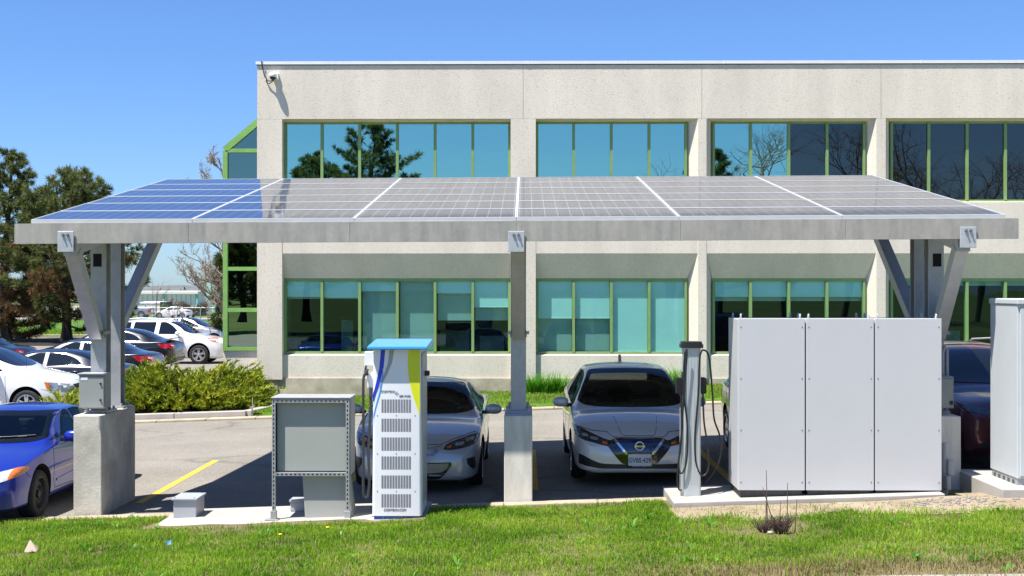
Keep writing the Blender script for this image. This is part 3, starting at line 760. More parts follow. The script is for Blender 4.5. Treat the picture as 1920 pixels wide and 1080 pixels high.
# fast charger with blue roof
D = 15.15
xl = at(697.5, 0, D).x; xr = at(791, 0, D).x; zt = at(0, 655, D).z; zb = at(0, 966, D).z; zg = pz(xl)
xc = (xl+xr)/2
fc = empty('fast_charger', (xc, D+.4, zg), 0, 'tall white fast charger with blue roof and lime and navy stripes', 'charging station')
O = fc.location; y1 = D+.80
def rr(x0, x1, y0, y1, r, n=5):
    pts = []
    for (cx, cy, a0) in ((x1-r, y0+r, -90), (x1-r, y1-r, 0), (x0+r, y1-r, 90), (x0+r, y0+r, 180)):
        for k in range(n+1):
            a_ = R(a0+90*k/n); pts.append((cx+r*math.cos(a_), cy+r*math.sin(a_)))
    return pts
body = MB(); ins = .015
P = rr(xl, xr, D, y1, .035)
sx_t = .955
botp = [(x, y, zb) for x, y in P]; topp = [(xc+(x-xc)*sx_t, y+ (.012 if y < D+.3 else 0), zt) for x, y in P]
n_ = len(P); body.add(botp+topp, [tuple(range(n_))[::-1], tuple(range(n_, 2*n_))]); body.add(botp+topp, [(i, (i+1) % n_, n_+(i+1) % n_, n_+i) for i in range(n_)], 0, True)
body.build('body', M['white'], fc, O, angle=40)
def fx(px, z):   # front face x from photo pixel
    return at(px, 0, D).x
def fy(z): return D+.012*(z-zb)/(zt-zb)
def face_patch(name, pts, m, lift=.0025, close=.0):
    mb = MB(); v = []
    for px, py in pts:
        p = at(px, py, D); v.append((p.x, fy(p.z)-lift, p.z))
    mb.prism(v, (0, lift-.0004, 0)); return mb.build(name, m, fc, O)
face_patch('navy_stripe', [(714,656),(722,656),(719,690),(712,718),(703,745),(698.8,757),(698.6,742),(705,718),(711,690)][::-1], M['navy'])
face_patch('grey_stripe', [(730,656),(739,656),(735,680),(726,702),(717,718),(710,728),(704,742),(706,733),(714,714),(720,702),(727,680)][::-1], M['grey'], .0018)
face_patch('light_blue_stripe', [(717,690),(718,690),(718.6,708),(714,735),(705,765),(700,785),(698.4,797),(698.2,790),(702,768),(711,735),(716.5,706)][::-1], M['sky'], .0032)
xe = xr-.006
mb = MB(); pts = [(766,656),(764.2,676),(765,700),(769,722),(775,745),(782,765),(787.2,779)]
v = []; 
for px, py in pts: p = at(px, py, D); v.append((p.x, fy(p.z)-.0025, p.z))
for px, py in ((788.2,760),(788.2,656)): p = at(px, py, D); v.append((p.x-.006, fy(p.z)-.0025, p.z))
mb.prism(v, (0, .0022, 0)); mb.build('lime_stripe', M['lime'], fc, O)
mb = MB(); z0 = at(0, 770, D).z; 
rf = MB(); a = at(692, 0, D).x; b = at(800, 0, D).x; zr = zt
rf.hexa([(a-.01, D-.10, zr+.002), (b+.02, D-.10, zr+.002), (b+.02, y1+.03, zr+.05), (a-.01, y1+.03, zr+.05), (a-.01, D-.10, zr+.045), (b+.02, D-.10, zr+.045), (b+.02, y1+.03, zr+.1), (a-.01, y1+.03, zr+.1)])
rf.build('roof', M['chblue'], fc, O, bevel=.012)
box_local('base', xl+.02, xr-.015, D+.02, y1-.02, zg+.002, zb-.002, M['basblue'], fc, O)
sg = MB(); vt = MB()
for gi in range(6):
    z1 = at(0, [748,784,819,854.5,890,925][gi], D).z; z0 = at(0, [773,808.5,844,879,914.5,950][gi], D).z
    xa_ = at(714.5, 0, D).x; xb_ = at(771, 0, D).x; vt = MB()
    for i in range(11):
        for j in range(12):
            cx = xa_+(xb_-xa_)*(i+.5)/11; cz = z0+(z1-z0)*(j+.5)/12
            y = fy(cz)-.002
            vt.quad((cx-.0125, y, cz-.0042), (cx+.0125, y, cz-.0042), (cx+.0125, y, cz+.0042), (cx-.0125, y, cz+.0042))
    vt.build('vent', M['vent'], fc, O)
sw = MB()
for py in (779, 850.5, 921):
    for px in (707.5, 743, 778): p = at(px, py, D); sw.cyl((p.x, fy(p.z)-.004, p.z), (p.x, fy(p.z), p.z), .006, 8)
sw.build('screw', M['bolt'], fc, O)
def ctext(name, body_, px, py, size, m, shear=0, sx=1.0):
    p = at(px, py, D); Mx = Matrix.Translation(Vector((p.x, fy(p.z)-.003, p.z))-O) @ FACE_CAM
    return text_mesh(name, body_, size, m, Mx, fc, 'CENTER', .001, shear, sx)
ctext('lettering', 'CORITECH', 727.5, 734.3, .036, M['ink'], 0, .93)
ctext('lettering', 'SERVICES', 759, 742.8, .036, M['ink'], 0, .93)
ctext('lettering', 'CORITECH.COM', 740, 956, .042, M['ink'], .25, .85)
p = at(743.6, 738.2, D); s4 = MB()
out_ = []; 
for k in range(8):
    r_ = .029 if k % 2 == 0 else .012
    a_ = R(45*k); out_.append((r_*math.cos(a_), r_*math.sin(a_)))
inn = [(x*.55, y*.55) for x, y in out_]
for k in range(8):
    q = (k+1) % 8; y = fy(p.z)-.003
    s4.quad((p.x+out_[k][0], y, p.z+out_[k][1]), (p.x+out_[q][0], y, p.z+out_[q][1]), (p.x+inn[q][0], y, p.z+inn[q][1]), (p.x+inn[k][0], y, p.z+inn[k][1]))
s4.build('star_emblem', M['inkblue'], fc, O)
# side door edge, latch, holster, connector cable
mb = MB(); mb.box(xr-.004, xr+.004, D+.10, y1-.05, zb+.12, zt-.05); mb.build('side_door', M['plate'], fc, O)
mb = MB(); p = at(797, 700, D+.4); mb.box(xr-.005, xr+.06, D+.38, D+.46, p.z-.03, p.z+.03); mb.build('latch', M['black'], fc, O, bevel=.006)
hs = MB(); a = at(686, 660, D+.3); b = at(700, 685, D+.3)
hs.box(a.x-.01, xl+.02, D+.25, D+.42, b.z-.005, a.z+.005)
a2 = at(689, 697, D+.3); b2 = at(700, 726, D+.3)
hs.prism([(a2.x, D+.25, b2.z), (xl+.02, D+.25, b2.z), (xl+.02, D+.25, a2.z+.03), (a2.x, D+.25, a2.z-.03)], (0, .17, 0)); hs.build('holster', M['white'], fc, O, bevel=.006)
cb = MB()
cb.tube([at(695.5, 727, D+.22), at(695, 745, D+.2)], .022, 8)
pth = [(695,727),(695.3,760),(693,800),(691,850),(692.5,900),(690,927),(685.5,933),(681.5,925),(681,890),(681.5,840),(681.2,780),(681,730),(682,708),(686,698),(690,692)]
def smooth_path(p3, n=6):
    out = []
    P_ = [p3[0]]+list(p3)+[p3[-1]]
    for i in range(1, len(P_)-2):
        for k in range(n):
            t = k/n; p0, p1, p2, p3_ = [Vector(q) for q in P_[i-1:i+3]]
            out.append(.5*((2*p1)+(p2-p0)*t+(2*p0-5*p1+4*p2-p3_)*t*t+(3*p1-p0-3*p2+p3_)*t**3))
    out.append(Vector(p3[-1])); return out
cb.tube(smooth_path([at(px, py, D+.22-.06*math.sin(i/14*3.14)) for i, (px, py) in enumerate(pth)]), .0165, 8)
cb.build('cable', mat('grey_black_cable', (.035,.035,.04), .5), fc, O)
hk = MB(); hk.tube([at(687, 686, D+.24), at(685, 692, D+.24), at(687, 699, D+.24)], .012, 6); hk.tube([at(686, 694, D+.24), at(688, 704, D+.24)], .024, 8); hk.build('connector', M['black'], fc, O)

# pad under pedestal charger and white cabinets
pzr = lambda x: gz(x, 15.6)+.115
o = pad('equipment_pad', at(1262, 0, 15.4).x, at(1774, 0, 15.3).x, 15.33, 16.55, pzr, .5, M['pad']); tag(o, 'raised concrete pad under the white cabinets and the slim charging post', 'concrete pad')
# slim twin charging post
D = 15.75; xc = at(1298.5, 0, D).x; zg = pzr(xc)
cpst = empty('charging_post', (xc, D+.1, zg), 0, 'slim silver charging post with black cap and two looped black cables', 'charging station')
O = cpst.location
zt = at(0, 652, D).z
silver = mat('silver_post', (.50,.535,.55), .35, metal=.3, var=.02)
mb = MB(); mb.prism([(x, y, zg+.002) for x, y in rr(xc-.105, xc+.105, D, D+.24, .03)], (0, 0, zt-zg)); 
for dx in (-.055, -.02, .02, .055): mb.box(xc+dx-.004, xc+dx+.004, D-.003, D, zg+.15, zt-.02)
mb.build('column', silver, cpst, O)
mb = MB(); mb.box(xc-.135, xc-.107, D+.06, D+.2, zg+.003, zt-.75); mb.build('side_rail', silver, cpst, O, bevel=.004)
cp_ = MB(); P = rr(xc-.135, xc+.135, D-.03, D+.27, .05)
cp_.prism([(x, y, zt) for x, y in P], (0, 0, .045)); cp_.prism([(xc+(x-xc)*.9, y, zt+.045) for x, y in P], (0, 0, .03)); cp_.build('cap', M['black'], cpst, O, bevel=.01)
hs = MB()
za = at(0, 738, D).z; zb_ = at(0, 708, D).z
hs.box(xc+.107, xc+.18, D+.05, D+.2, za, zb_); hs.build('holster', M['black'], cpst, O, bevel=.012); hs = MB(); hs.box(xc-.19, xc-.107, D+.05, D+.2, za, zb_)
hs.box(xc-.12, xc-.106, D-.01, D+.15, za-.02, zb_+.07)
hs.build('holster', M['black'], cpst, O, bevel=.012)
cb = MB()
R1 = [(1318,655),(1313,665),(1311,690),(1310,730),(1306,780),(1303,820),(1304,860),(1310,884),(1318,892),(1326,885),(1329,868),(1326,830),(1320,790),(1318,738)]
cb.tube(smooth_path([at(x, y, D-.03+.005*i) for i, (x, y) in enumerate(R1)]), .0115, 7)
R2 = [(1318,656),(1327,662),(1332,690),(1336,740),(1339,785),(1349,815),(1352,845),(1346,870),(1335,890),(1322,905)]
cb.tube(smooth_path([at(x, y, D+.03+.02*i) for i, (x, y) in enumerate(R2)]), .0115, 7)
L1 = [(1289,656),(1284,664),(1282,700),(1282,740),(1288,790),(1289,840),(1286,870),(1280,886),(1274,884),(1273,862),(1278,810),(1281,760),(1285,700),(1288,660)]
cb.tube(smooth_path([at(x, y, D-.01-.004*i) for i, (x, y) in enumerate(L1)]), .0115, 7)
L2 = [(1277,738),(1278,790),(1277,830),(1272,870),(1270,900),(1273,917),(1278,919)]
cb.tube(smooth_path([at(x, y, D+.05) for i, (x, y) in enumerate(L2)]), .0115, 7)
cb.build('cable', M['cable'], cpst, O)

# three tall white cabinets
D = 15.5; xs = [at(px, 0, D).x for px in (1383, 1510.5, 1640, 1767)]
zt = at(0, 597, D).z
gl = 'white equipment cabinets in a row'
cols_ = ['left', 'middle', 'right']
labs = ['tall plain white cabinet nearest the slim charging post', 'tall plain white cabinet between two others like it', 'tall plain white cabinet nearest the right canopy pier']
for i in range(3):
    a, b = xs[i]+.006, xs[i+1]-.006
    zg = pzr((xs[0]+xs[3])/2)+.0
    zc = (a+b)/2; zpad = pzr(zc); zb = at(0, 917, D).z
    cbn = empty('equipment_cabinet', (zc, D+.37, zpad), 0, labs[i], 'cabinet', gl); O = cbn.location
    box_local('housing', a, b, D+.022, D+.73, zb+.002, zt-.004, M['cab'], cbn, O, .008)
    box_local('rear_cover', a+.003, b-.003, D, D+.021, zb, zt, M['cab'], cbn, O, .004)
    box_local('plinth', a+.03, b-.03, D+.05, D+.70, pzr(a)-.0+.004, zb-.002, M['dkgrey'], cbn, O, 0)
    m_ = MB()
    for xx in (a+.035, b-.035):
        for py in (613, 709, 805, 902):
            zz = at(0, py, D).z; m_.cyl((xx, D-.003, zz), (xx, D+.002, zz), .0075, 8)
    m_.build('screw', M['ink'], cbn, O)
    for xx in (a+.045, b-.045):
        for yy in (D+.08, D+.66):
            m_ = MB(); m_.lathe([(.018+.009*math.cos(R(q*45)), .009*math.sin(R(q*45))) for q in range(8)], 'x', (xx, yy, zt+.032), 12, 0, True, True)
            m_.cyl((xx, yy, zt-.004), (xx, yy, zt+.012), .017, 10)
            m_.build('lifting_eye', M['plate'], cbn, O)
# conduits at the right end of the cabinets
a = at(1778, 880, 15.9)
cd = empty('conduit_riser', (a.x, 15.95, gz(a.x, 16)+.05), 0, 'grey conduit fittings rising from the ground at the right end of the white cabinets', 'conduit'); O = cd.location
m_ = MB(); m_.tube([at(1771, 935, 15.9), at(1772, 890, 15.9), at(1772, 830, 15.9)], .04, 10); m_.build('pipe', M['elec2'], cd, O)
m_ = MB(); m_.box(at(1773, 0, 15.9).x, at(1785, 0, 15.9).x, 15.8, 15.95, at(0, 887, 15.9).z, at(0, 858, 15.9).z); m_.box(at(1770, 0, 15.85).x, at(1779, 0, 15.85).x, 15.75, 15.9, at(0, 915, 15.85).z, at(0, 888, 15.85).z); m_.build('fitting', M['elec2'], cd, O, bevel=.02)
# right hand cabinet, mostly outside the frame
X = 5.775; Dn, Df = 15.1, 16.0; zt = at(0, 560, Dn).z; zb = at(0, 908, Dn).z
o = pad('equipment_pad', 5.5, 8.2, 14.85, 16.5, lambda x: zb-.0, .8, M['pad']); tag(o, 'thick concrete pad on the right under the tall louvre sided cabinet', 'concrete pad')
o['label'] = 'thick concrete pad at the far right under the tall grey white cabinet'
rc = empty('switchgear_cabinet', (X+.65, 15.5, zb), 0, 'tall grey white cabinet with capped top at the far right beside the red car', 'cabinet'); O = rc.location
box_local('housing', X, X+1.5, Dn+.03, Df, zb+.08, zt-.07, M['cab2'], rc, O, .008)
box_local('top_cap', X-.012, X+1.51, Dn-.01, Df+.02, zt-.069, zt, M['cab2'], rc, O, .012)
box_local('door', X+.03, X+.74, Dn+.006, Dn+.029, zb+.11, zt-.10, M['cab2'], rc, O, .006)
m_ = MB(); m_.box(X+.01, X+1.45, Dn+.05, Df-.02, zb+.003, zb+.079); m_.build('plinth', M['galv'], rc, O)
m_ = MB(); 
for k in range(5): m_.box(X+.004, X+.0095, Dn+.14+.15*k, Dn+.20+.15*k, zb+.01, zb+.05)
m_.build('plinth_slots', M['ink'], rc, O)
# ================================================================ CARS
def pchip(xs, ys):
    xs = np.array(xs, float); ys = np.array(ys, float); h = np.diff(xs); d = np.diff(ys)/h
    m = np.zeros(len(xs)); m[0] = d[0]; m[-1] = d[-1]
    for i in range(1, len(xs)-1):
        if d[i-1]*d[i] > 0:
            w1 = 2*h[i]+h[i-1]; w2 = h[i]+2*h[i-1]; m[i] = (w1+w2)/(w1/d[i-1]+w2/d[i])
    def f(x):
        i = int(np.clip(np.searchsorted(xs, x)-1, 0, len(h)-1)); t = (x-xs[i])/h[i]
        return float((2*t**3-3*t*t+1)*ys[i]+(t**3-2*t*t+t)*h[i]*m[i]+(-2*t**3+3*t*t)*ys[i+1]+(t**3-t*t)*h[i]*m[i+1])
    return f
CARGLASS = mat('car_glass', (.006,.008,.010), .02, spec=.5, ior=1.5, coat=.5)
CHROME = mat('chrome', (.75,.76,.78), .12, metal=1)
ALLOY = mat('alloy_wheel', (.58,.58,.60), .3, metal=.8)
STEELW = mat('black_steel_wheel', (.02,.02,.02), .5)
LENS = mat('headlight_lens', (.35,.38,.42), .08, spec=.8, var=.6, vscale=14, coat=1, metal=.3)
LENSW = mat('clear_headlight', (.42,.44,.45), .12, var=.25, vscale=10, coat=1)
DKLENS = mat('dark_headlight', (.03,.032,.036), .06, var=.8, vscale=12, coat=1)
AMBER = mat('amber_lens', (.62,.16,.03), .2, var=.2, vscale=18, coat=1)
RED = mat('red_lens', (.50,.008,.01), .12, var=.35, vscale=12, coat=1)
CLEARR = mat('clear_lens', (.65,.62,.62), .12, var=.2, coat=1)
GLOSSBLK = mat('gloss_black', (.008,.008,.009), .08, coat=1)
PLATEW = mat('plate_white', (.62,.64,.66), .5, var=.08, vscale=20)
SEAM = mat('panel_gap', (.01,.01,.01), .8)
UNDER = mat('underbody', (.012,.012,.012), .9)
class Car: pass
def car(name, label, loc, rz, spec, pm_, wheels, cat='car', group=None, rimkind=('alloy', 5)):
    c = Car(); c.root = empty(name, loc, rz, label, cat, group); c.pm = pm_
    st = spec['st']; ys = [s[0] for s in st]; Lc = ys[-1]; c.L = Lc
    fn = [pchip(ys, [s[k] for s in st]) for k in range(1, 6)]
    yy = sorted(set([round(v, 3) for v in list(np.linspace(0, .12, 9))+list(np.linspace(.12, .5, 12))+list(np.linspace(.5, Lc-.4, 60))+list(np.linspace(Lc-.4, Lc-.1, 9))+list(np.linspace(Lc-.1, Lc, 7))]))
    FR = [.3, .35, .6, .28, spec.get('edge', .35), .6]
    crown = spec.get('crown', .075)
    V = []; ring = None
    for y in yy:
        W, S, T, Rr, Zb = [f(y) for f in fn]; h = S-Zb; cr = min(crown, .6*max(T-S, .01))
        bev = spec.get('bulge', .025)
        pts = [(0, Zb), (max(W-.16, .05), Zb), (W-.035, Zb+.10*h), (W, Zb+.58*h), (W-bev, S), (Rr, T-cr), (.55*Rr, T-.22*cr), (0, T)]
        half = [pts[0]]
        for i in range(1, 7):
            p0, p1, p2 = [np.array(q) for q in pts[i-1:i+2]]; f = FR[i-1]
            a = p1+(p0-p1)*f*.5*(2 if i == 1 else 1)*.9; b = p1+(p2-p1)*f*.5*(2 if i == 6 else 1)*.9
            for k in range(6):
                t = k/5; half.append(tuple((1-t)**2*a+2*t*(1-t)*p1+t*t*b))
        half.append(pts[7])
        full = half+[(-x, z) for x, z in half[-2:0:-1]]
        ring = len(full); V += [(x, y, z) for x, z in full]
    Fc = []
    for j in range(len(yy)-1):
        for i in range(ring):
            a = j*ring+i; b = j*ring+(i+1) % ring; Fc.append((a, a+ring, b+ring, b))
    mb = MB(); mb.add(V, Fc, 0, True)
    mb.add(V[:ring], [tuple(range(ring))], 0, True); mb.add(V[-ring:], [tuple(range(ring))[::-1]], 0, True)
    body = mb.build('body', [pm_, UNDER], c.root)
    bm = bmesh.new(); bm.from_mesh(body.data); bmesh.ops.remove_doubles(bm, verts=bm.verts, dist=1e-5); bmesh.ops.recalc_face_normals(bm, faces=bm.faces)
    bm.to_mesh(body.data); c.bvh = BVHTree.FromBMesh(bm); bm.free()
    c.body = body
    # wheel arches
    cut = MB(); 
    for (yw, r) in wheels:
        Wd = fn[0](yw)
        for s in (-1, 1): cut.cyl((s*(Wd-.30), yw, r+.02), (s*(Wd+.3), yw, r+.02), r+spec.get('archgap', .055), 40, 0, False)
    co = cut.build('cutter', UNDER, c.root)
    md = body.modifiers.new('b', 'BOOLEAN'); md.object = co; md.operation = 'DIFFERENCE'; md.solver = 'EXACT'
    try: md.material_mode = 'TRANSFER'
    except Exception: pass
    dg = bpy.context.evaluated_depsgraph_get(); dg.update()
    me = bpy.data.meshes.new_from_object(body.evaluated_get(dg)); body.modifiers.clear(); body.data = me; me.name = 'body'
    me.set_sharp_from_angle(angle=R(42))
    bpy.data.objects.remove(co)
    c.W = fn[0]
    # wheels
    for (yw, r) in wheels:
        Wd = fn[0](yw)-.02
        for s in (-1, 1):
            xo = s*Wd; wd = .20; rr_ = r*spec.get('rim', .66)
            t = MB(); t.lathe([(rr_, s*.0), (rr_+.012, s*.008), (r-.03, s*.004), (r-.008, -s*.02), (r, -s*.05), (r, -s*(wd-.05)), (r-.02, -s*wd), (rr_, -s*wd)], 'x', (xo, yw, r), 32)
            wh = t.build('wheel', M['rubber'], c.root, angle=50)
            rm_ = MB(); rm_.lathe([(rr_+.004, s*.004), (rr_-.012, s*.006), (rr_-.03, -s*.02), (rr_-.035, -s*.06)], 'x', (xo, yw, r), 32, 0)
            rm_.lathe([(rr_-.03, -s*.062), (0, -s*.062)], 'x', (xo, yw, r), 24, 1)
            kind, ns = rimkind
            if kind == 'alloy':
                for k in range(ns):
                    a0 = 2*math.pi*k/ns+.3
                    for da in ((-.17, .17) if ns == 5 else (0,)):
                        a = a0+da; ca, sa = math.cos(a), math.sin(a); w0, w1 = .026, (.02 if ns == 5 else .022)
                        q = []
                        for (rad, ww, xx) in ((.03, w0, -.008), (rr_-.014, w1, -.012)):
                            for e in (-1, 1): q.append((xo+s*xx, yw+rad*ca-e*ww*sa, r+rad*sa+e*ww*ca))
                        rm_.prism([q[0], q[2], q[3], q[1]], (-s*.03, 0, 0), 0)
                rm_.lathe([(.055, -s*.012), (.04, s*.0), (0, s*.0)], 'x', (xo, yw, r), 16, 0)
            else:
                rm_.lathe([(rr_-.03, -s*.05), (rr_*.72, -s*.03), (rr_*.55, -s*.012), (rr_*.42, -s*.05), (.05, -s*.05), (.045, -s*.01), (0, -s*.01)], 'x', (xo, yw, r), 28, 0)
            rm_.build('rim', [STEELW if kind != 'alloy' else ALLOY, UNDER], wh, angle=40)
    return c
def densify(poly, n=4, closed=True):
    """Catmull-Rom smoothing of an outline; points given as (x,y,'c') stay sharp corners"""
    P = [(p[0], p[1], len(p) > 2) for p in poly]; out = []
    k = len(P)
    for i in range(k):
        p0, p1, p2, p3 = P[(i-1) % k], P[i], P[(i+1) % k], P[(i+2) % k]
        a = np.array(p1[:2]); b = np.array(p2[:2])
        m1 = (b-np.array(p0[:2]))*.5 if not p1[2] else (b-a); m2 = (np.array(p3[:2])-a)*.5 if not p2[2] else (b-a)
        for j in range(n):
            t = j/n; out.append(tuple((2*t**3-3*t*t+1)*a+(t**3-2*t*t+t)*m1+(-2*t**3+3*t*t)*b+(t**3-t*t)*m2))
    return out
def patch(c, name, polys, view, mt, lift=.005, step=.06, parent=None, label=None, smooth=True, frm=None):
    """a thin panel lying on the car body: its outline is given in front / rear / side / top view"""
    if not (isinstance(polys[0], list)): polys = [polys]
    bm = bmesh.new()
    def P3(a, b):
        return {'front': (a, 0, b), 'rear': (a, 0, b), 'top': (a, b, 0)}.get(view) or (0, a, b)
    for po in polys:
        po = densify(po, 4) if smooth else po
        vs = [bm.verts.new(P3(p[0], p[1])) for p in po]; bm.faces.new(vs)
    bmesh.ops.triangulate(bm, faces=bm.faces[:])
    ax = {'front': (0, 2), 'rear': (0, 2), 'top': (0, 1)}.get(view, (1, 2))
    for a in ax:
        lo = min(v.co[a] for v in bm.verts); hi = max(v.co[a] for v in bm.verts)
        k = math.floor(lo/step)+1
        while k*step < hi:
            pc_ = Vector((0, 0, 0)); pc_[a] = k*step+1e-4; no = Vector((0, 0, 0)); no[a] = 1
            bmesh.ops.bisect_plane(bm, geom=bm.verts[:]+bm.edges[:]+bm.faces[:], dist=1e-5, plane_co=pc_, plane_no=no); k += 1
    bmesh.ops.remove_doubles(bm, verts=bm.verts, dist=2e-4)
    d = {'front': Vector((0, 1, 0)), 'rear': Vector((0, -1, 0)), 'top': Vector((0, 0, -1)), 'left': Vector((1, 0, 0)), 'right': Vector((-1, 0, 0))}[view]
    nrm = {}
    for v in bm.verts:
        hit, n_, _, _ = c.bvh.ray_cast(v.co-d*8 if view != 'rear' else v.co-d*12, d)
        if hit is None:
            hit, n_, _, _ = c.bvh.find_nearest(Vector((v.co.x, .02 if view == 'front' else (c.L if view == 'rear' else v.co.y), v.co.z)) if view in ('front', 'rear') else Vector((-d.x*1.0, v.co.y, v.co.z)))
        if n_.dot(d) > 0: n_ = -n_
        nrm[v] = n_.copy(); v.co = hit+n_*lift
    bad = [f for f in bm.faces if max(e.calc_length() for e in f.edges) > (.32 if step > .05 else .22)]
    bmesh.ops.delete(bm, geom=bad, context='FACES')
    nrm = {v: n_ for v, n_ in nrm.items() if v.is_valid}
    be = [e for e in bm.edges if e.is_boundary]
    bmesh.ops.recalc_face_normals(bm, faces=bm.faces[:])
    for f in bm.faces:
        f.smooth = True
    s_ = sum((f.normal.dot(-d) for f in bm.faces), 0)
    if s_ < 0: bmesh.ops.reverse_faces(bm, faces=bm.faces[:])
    r = bmesh.ops.extrude_edge_only(bm, edges=be)
    nv = [g for g in r['geom'] if isinstance(g, bmesh.types.BMVert)]
    for v in nv:
        q = min(nrm.items(), key=lambda kv: (kv[0].co-v.co).length_squared) if False else None
    old = {tuple(round(x, 6) for x in v.co): n_ for v, n_ in nrm.items()}
    for v in nv:
        n_ = old.get(tuple(round(x, 6) for x in v.co), -d); v.co = v.co-n_*(lift+.006)
    me = bpy.data.meshes.new(name); bm.to_mesh(me); bm.free(); me.materials.append(mt); me.set_sharp_from_angle(angle=R(40))
    o = bpy.data.objects.new(name, me); COL.objects.link(o); o.parent = parent or c.root
    if label: o['label'] = label
    return o
def mir(poly): return [(-p[0],)+tuple(p[1:]) for p in poly][::-1]
def sym(half):   # half outline from the centre line bottom to the centre line top -> closed outline
    return list(half)+[(-p[0],)+tuple(p[1:]) for p in half[::-1] if abs(p[0]) > 1e-6]
SEEGLASS = glass_mat('clear_car_glass', (.42,.47,.46), (.9,.95,1.0), .05)
LEATHER = mat('seat_fabric', (.045,.046,.05), .9, var=.2); DASH = mat('dashboard_plastic', (.05,.052,.055), .7)
def inside(p, poly):
    x, y = p; r = False; n = len(poly)
    for i in range(n):
        x1, y1 = poly[i]; x2, y2 = poly[(i+1) % n]
        if (y1 > y) != (y2 > y) and x < (x2-x1)*(y-y1)/(y2-y1)+x1: r = not r
    return r
def hollow(c, wins, H=1.0, dash_y=1.45, seat_y=2.35, wheel_x=.37):
    """open the body shell behind the glass and furnish the cabin"""
    bm = bmesh.new(); bm.from_mesh(c.body.data); dead = set()
    for poly, view in wins:
        po = densify(poly, 4)
        d = {'front': Vector((0, 1, 0)), 'rear': Vector((0, -1, 0)), 'left': Vector((1, 0, 0)), 'right': Vector((-1, 0, 0))}[view]
        for f in bm.faces:
            if f.normal.dot(d) > -.12: continue
            pj = (lambda v: (v.x, v.z)) if view in ('front', 'rear') else (lambda v: (v.y, v.z))
            if all(inside(pj(v.co), po) for v in f.verts): dead.add(f)
        ar = sum(po[i][0]*po[(i+1) % len(po)][1]-po[(i+1) % len(po)][0]*po[i][1] for i in range(len(po)))
        sg = 1 if ar > 0 else -1; inn = []
        for i in range(len(po)):
            a_, b_ = np.array(po[i-1]), np.array(po[(i+1) % len(po)]); t_ = b_-a_; t_ = t_/(np.linalg.norm(t_)+1e-9); inn.append(tuple(np.array(po[i])+sg*.05*np.array([-t_[1], t_[0]])))
        qs = [[po[i], po[(i+1) % len(po)], inn[(i+1) % len(po)], inn[i]] for i in range(len(po))]
        patch(c, 'window_seal', qs, view, M['black'], .0035, smooth=False)
    bmesh.ops.delete(bm, geom=list(dead), context='FACES'); bm.to_mesh(c.body.data); bm.free()
    mb = MB(); w_ = .66
    mb.hexa([(-w_, dash_y-.25, .55), (w_, dash_y-.25, .55), (w_, dash_y+.30, .55), (-w_, dash_y+.30, .55), (-w_, dash_y-.25, H*.90), (w_, dash_y-.25, H*.90), (w_, dash_y+.22, H*.88), (-w_, dash_y+.22, H*.88)])
    mb.build('dashboard', DASH, c.root, bevel=.03)
    for sx in (-.36, .36):
        for yy, hh in ((seat_y, 1.0), (seat_y+.95, .93)):
            mb = MB(); mb.hexa([(sx-.24, yy, .42), (sx+.24, yy, .42), (sx+.24, yy+.14, .42), (sx-.24, yy+.14, .42), (sx-.21, yy+.17, H*.98*hh), (sx+.21, yy+.17, H*.98*hh), (sx+.21, yy+.27, H*.98*hh), (sx-.21, yy+.27, H*.98*hh)])
            mb.box(sx-.24, sx+.24, yy-.45, yy, .30, .46); o = mb.build('seat', LEATHER, c.root, bevel=.05, seg=3)
            mb = MB(); mb.box(sx-.13, sx+.13, yy+.19, yy+.28, H*1.0*hh, H*1.15*hh); mb.build('headrest', LEATHER, o, bevel=.04, seg=3)
    mb = MB(); ring_ = [(.17+.013*math.cos(R(60*q)), .013*math.sin(R(60*q))) for q in range(6)]
    mb.lathe(ring_, 'y', (0, 0, 0), 24, 0, True, True); mb.box(-.16, .16, -.012, .012, -.02, .02); mb.box(-.025, .025, -.012, .012, -.16, 0)
    rot = Matrix.Rotation(R(-28), 4, 'X'); mb.v = [tuple(rot @ Vector(v)+Vector((wheel_x, dash_y+.38, H*.90))) for v in mb.v]; mb.build('steering_wheel', M['black'], c.root)
def line(pts, w=.008):
    pts = [np.array(p, float) for p in pts]; L_, R_ = [], []
    for i, p in enumerate(pts):
        d = pts[min(i+1, len(pts)-1)]-pts[max(i-1, 0)]; d = d/np.linalg.norm(d); n_ = np.array([-d[1], d[0]])*w/2
        L_.append(tuple(p+n_)); R_.append(tuple(p-n_))
    return [[L_[i], L_[i+1], R_[i+1], R_[i]] for i in range(len(L_)-1)]
def both(c, name, poly, mt, lift=.005, **k):
    patch(c, name, poly, 'right', mt, lift, **k); patch(c, name, poly, 'left', mt, lift, **k)
def near(c, s, name, poly, mt, lift=.005, **k): patch(c, name, poly, 'right' if s > 0 else 'left', mt, lift, **k)
def ellipsoid(mb, c, rx, ry, rz, p=2.6, n=14, m=0):
    vs = []; f = lambda t: math.copysign(abs(t)**(2/p), t)
    nu, nv_ = n, n//2
    for j in range(nv_+1):
        b = -math.pi/2+math.pi*j/nv_
        for i in range(nu):
            a = 2*math.pi*i/nu
            vs.append((c[0]+rx*f(math.cos(b))*f(math.cos(a)), c[1]+ry*f(math.cos(b))*f(math.sin(a)), c[2]+rz*f(math.sin(b))))
    fs = [(j*nu+i, j*nu+(i+1) % nu, (j+1)*nu+(i+1) % nu, (j+1)*nu+i) for j in range(nv_) for i in range(nu)]
    return mb.add(vs, fs, m, True)
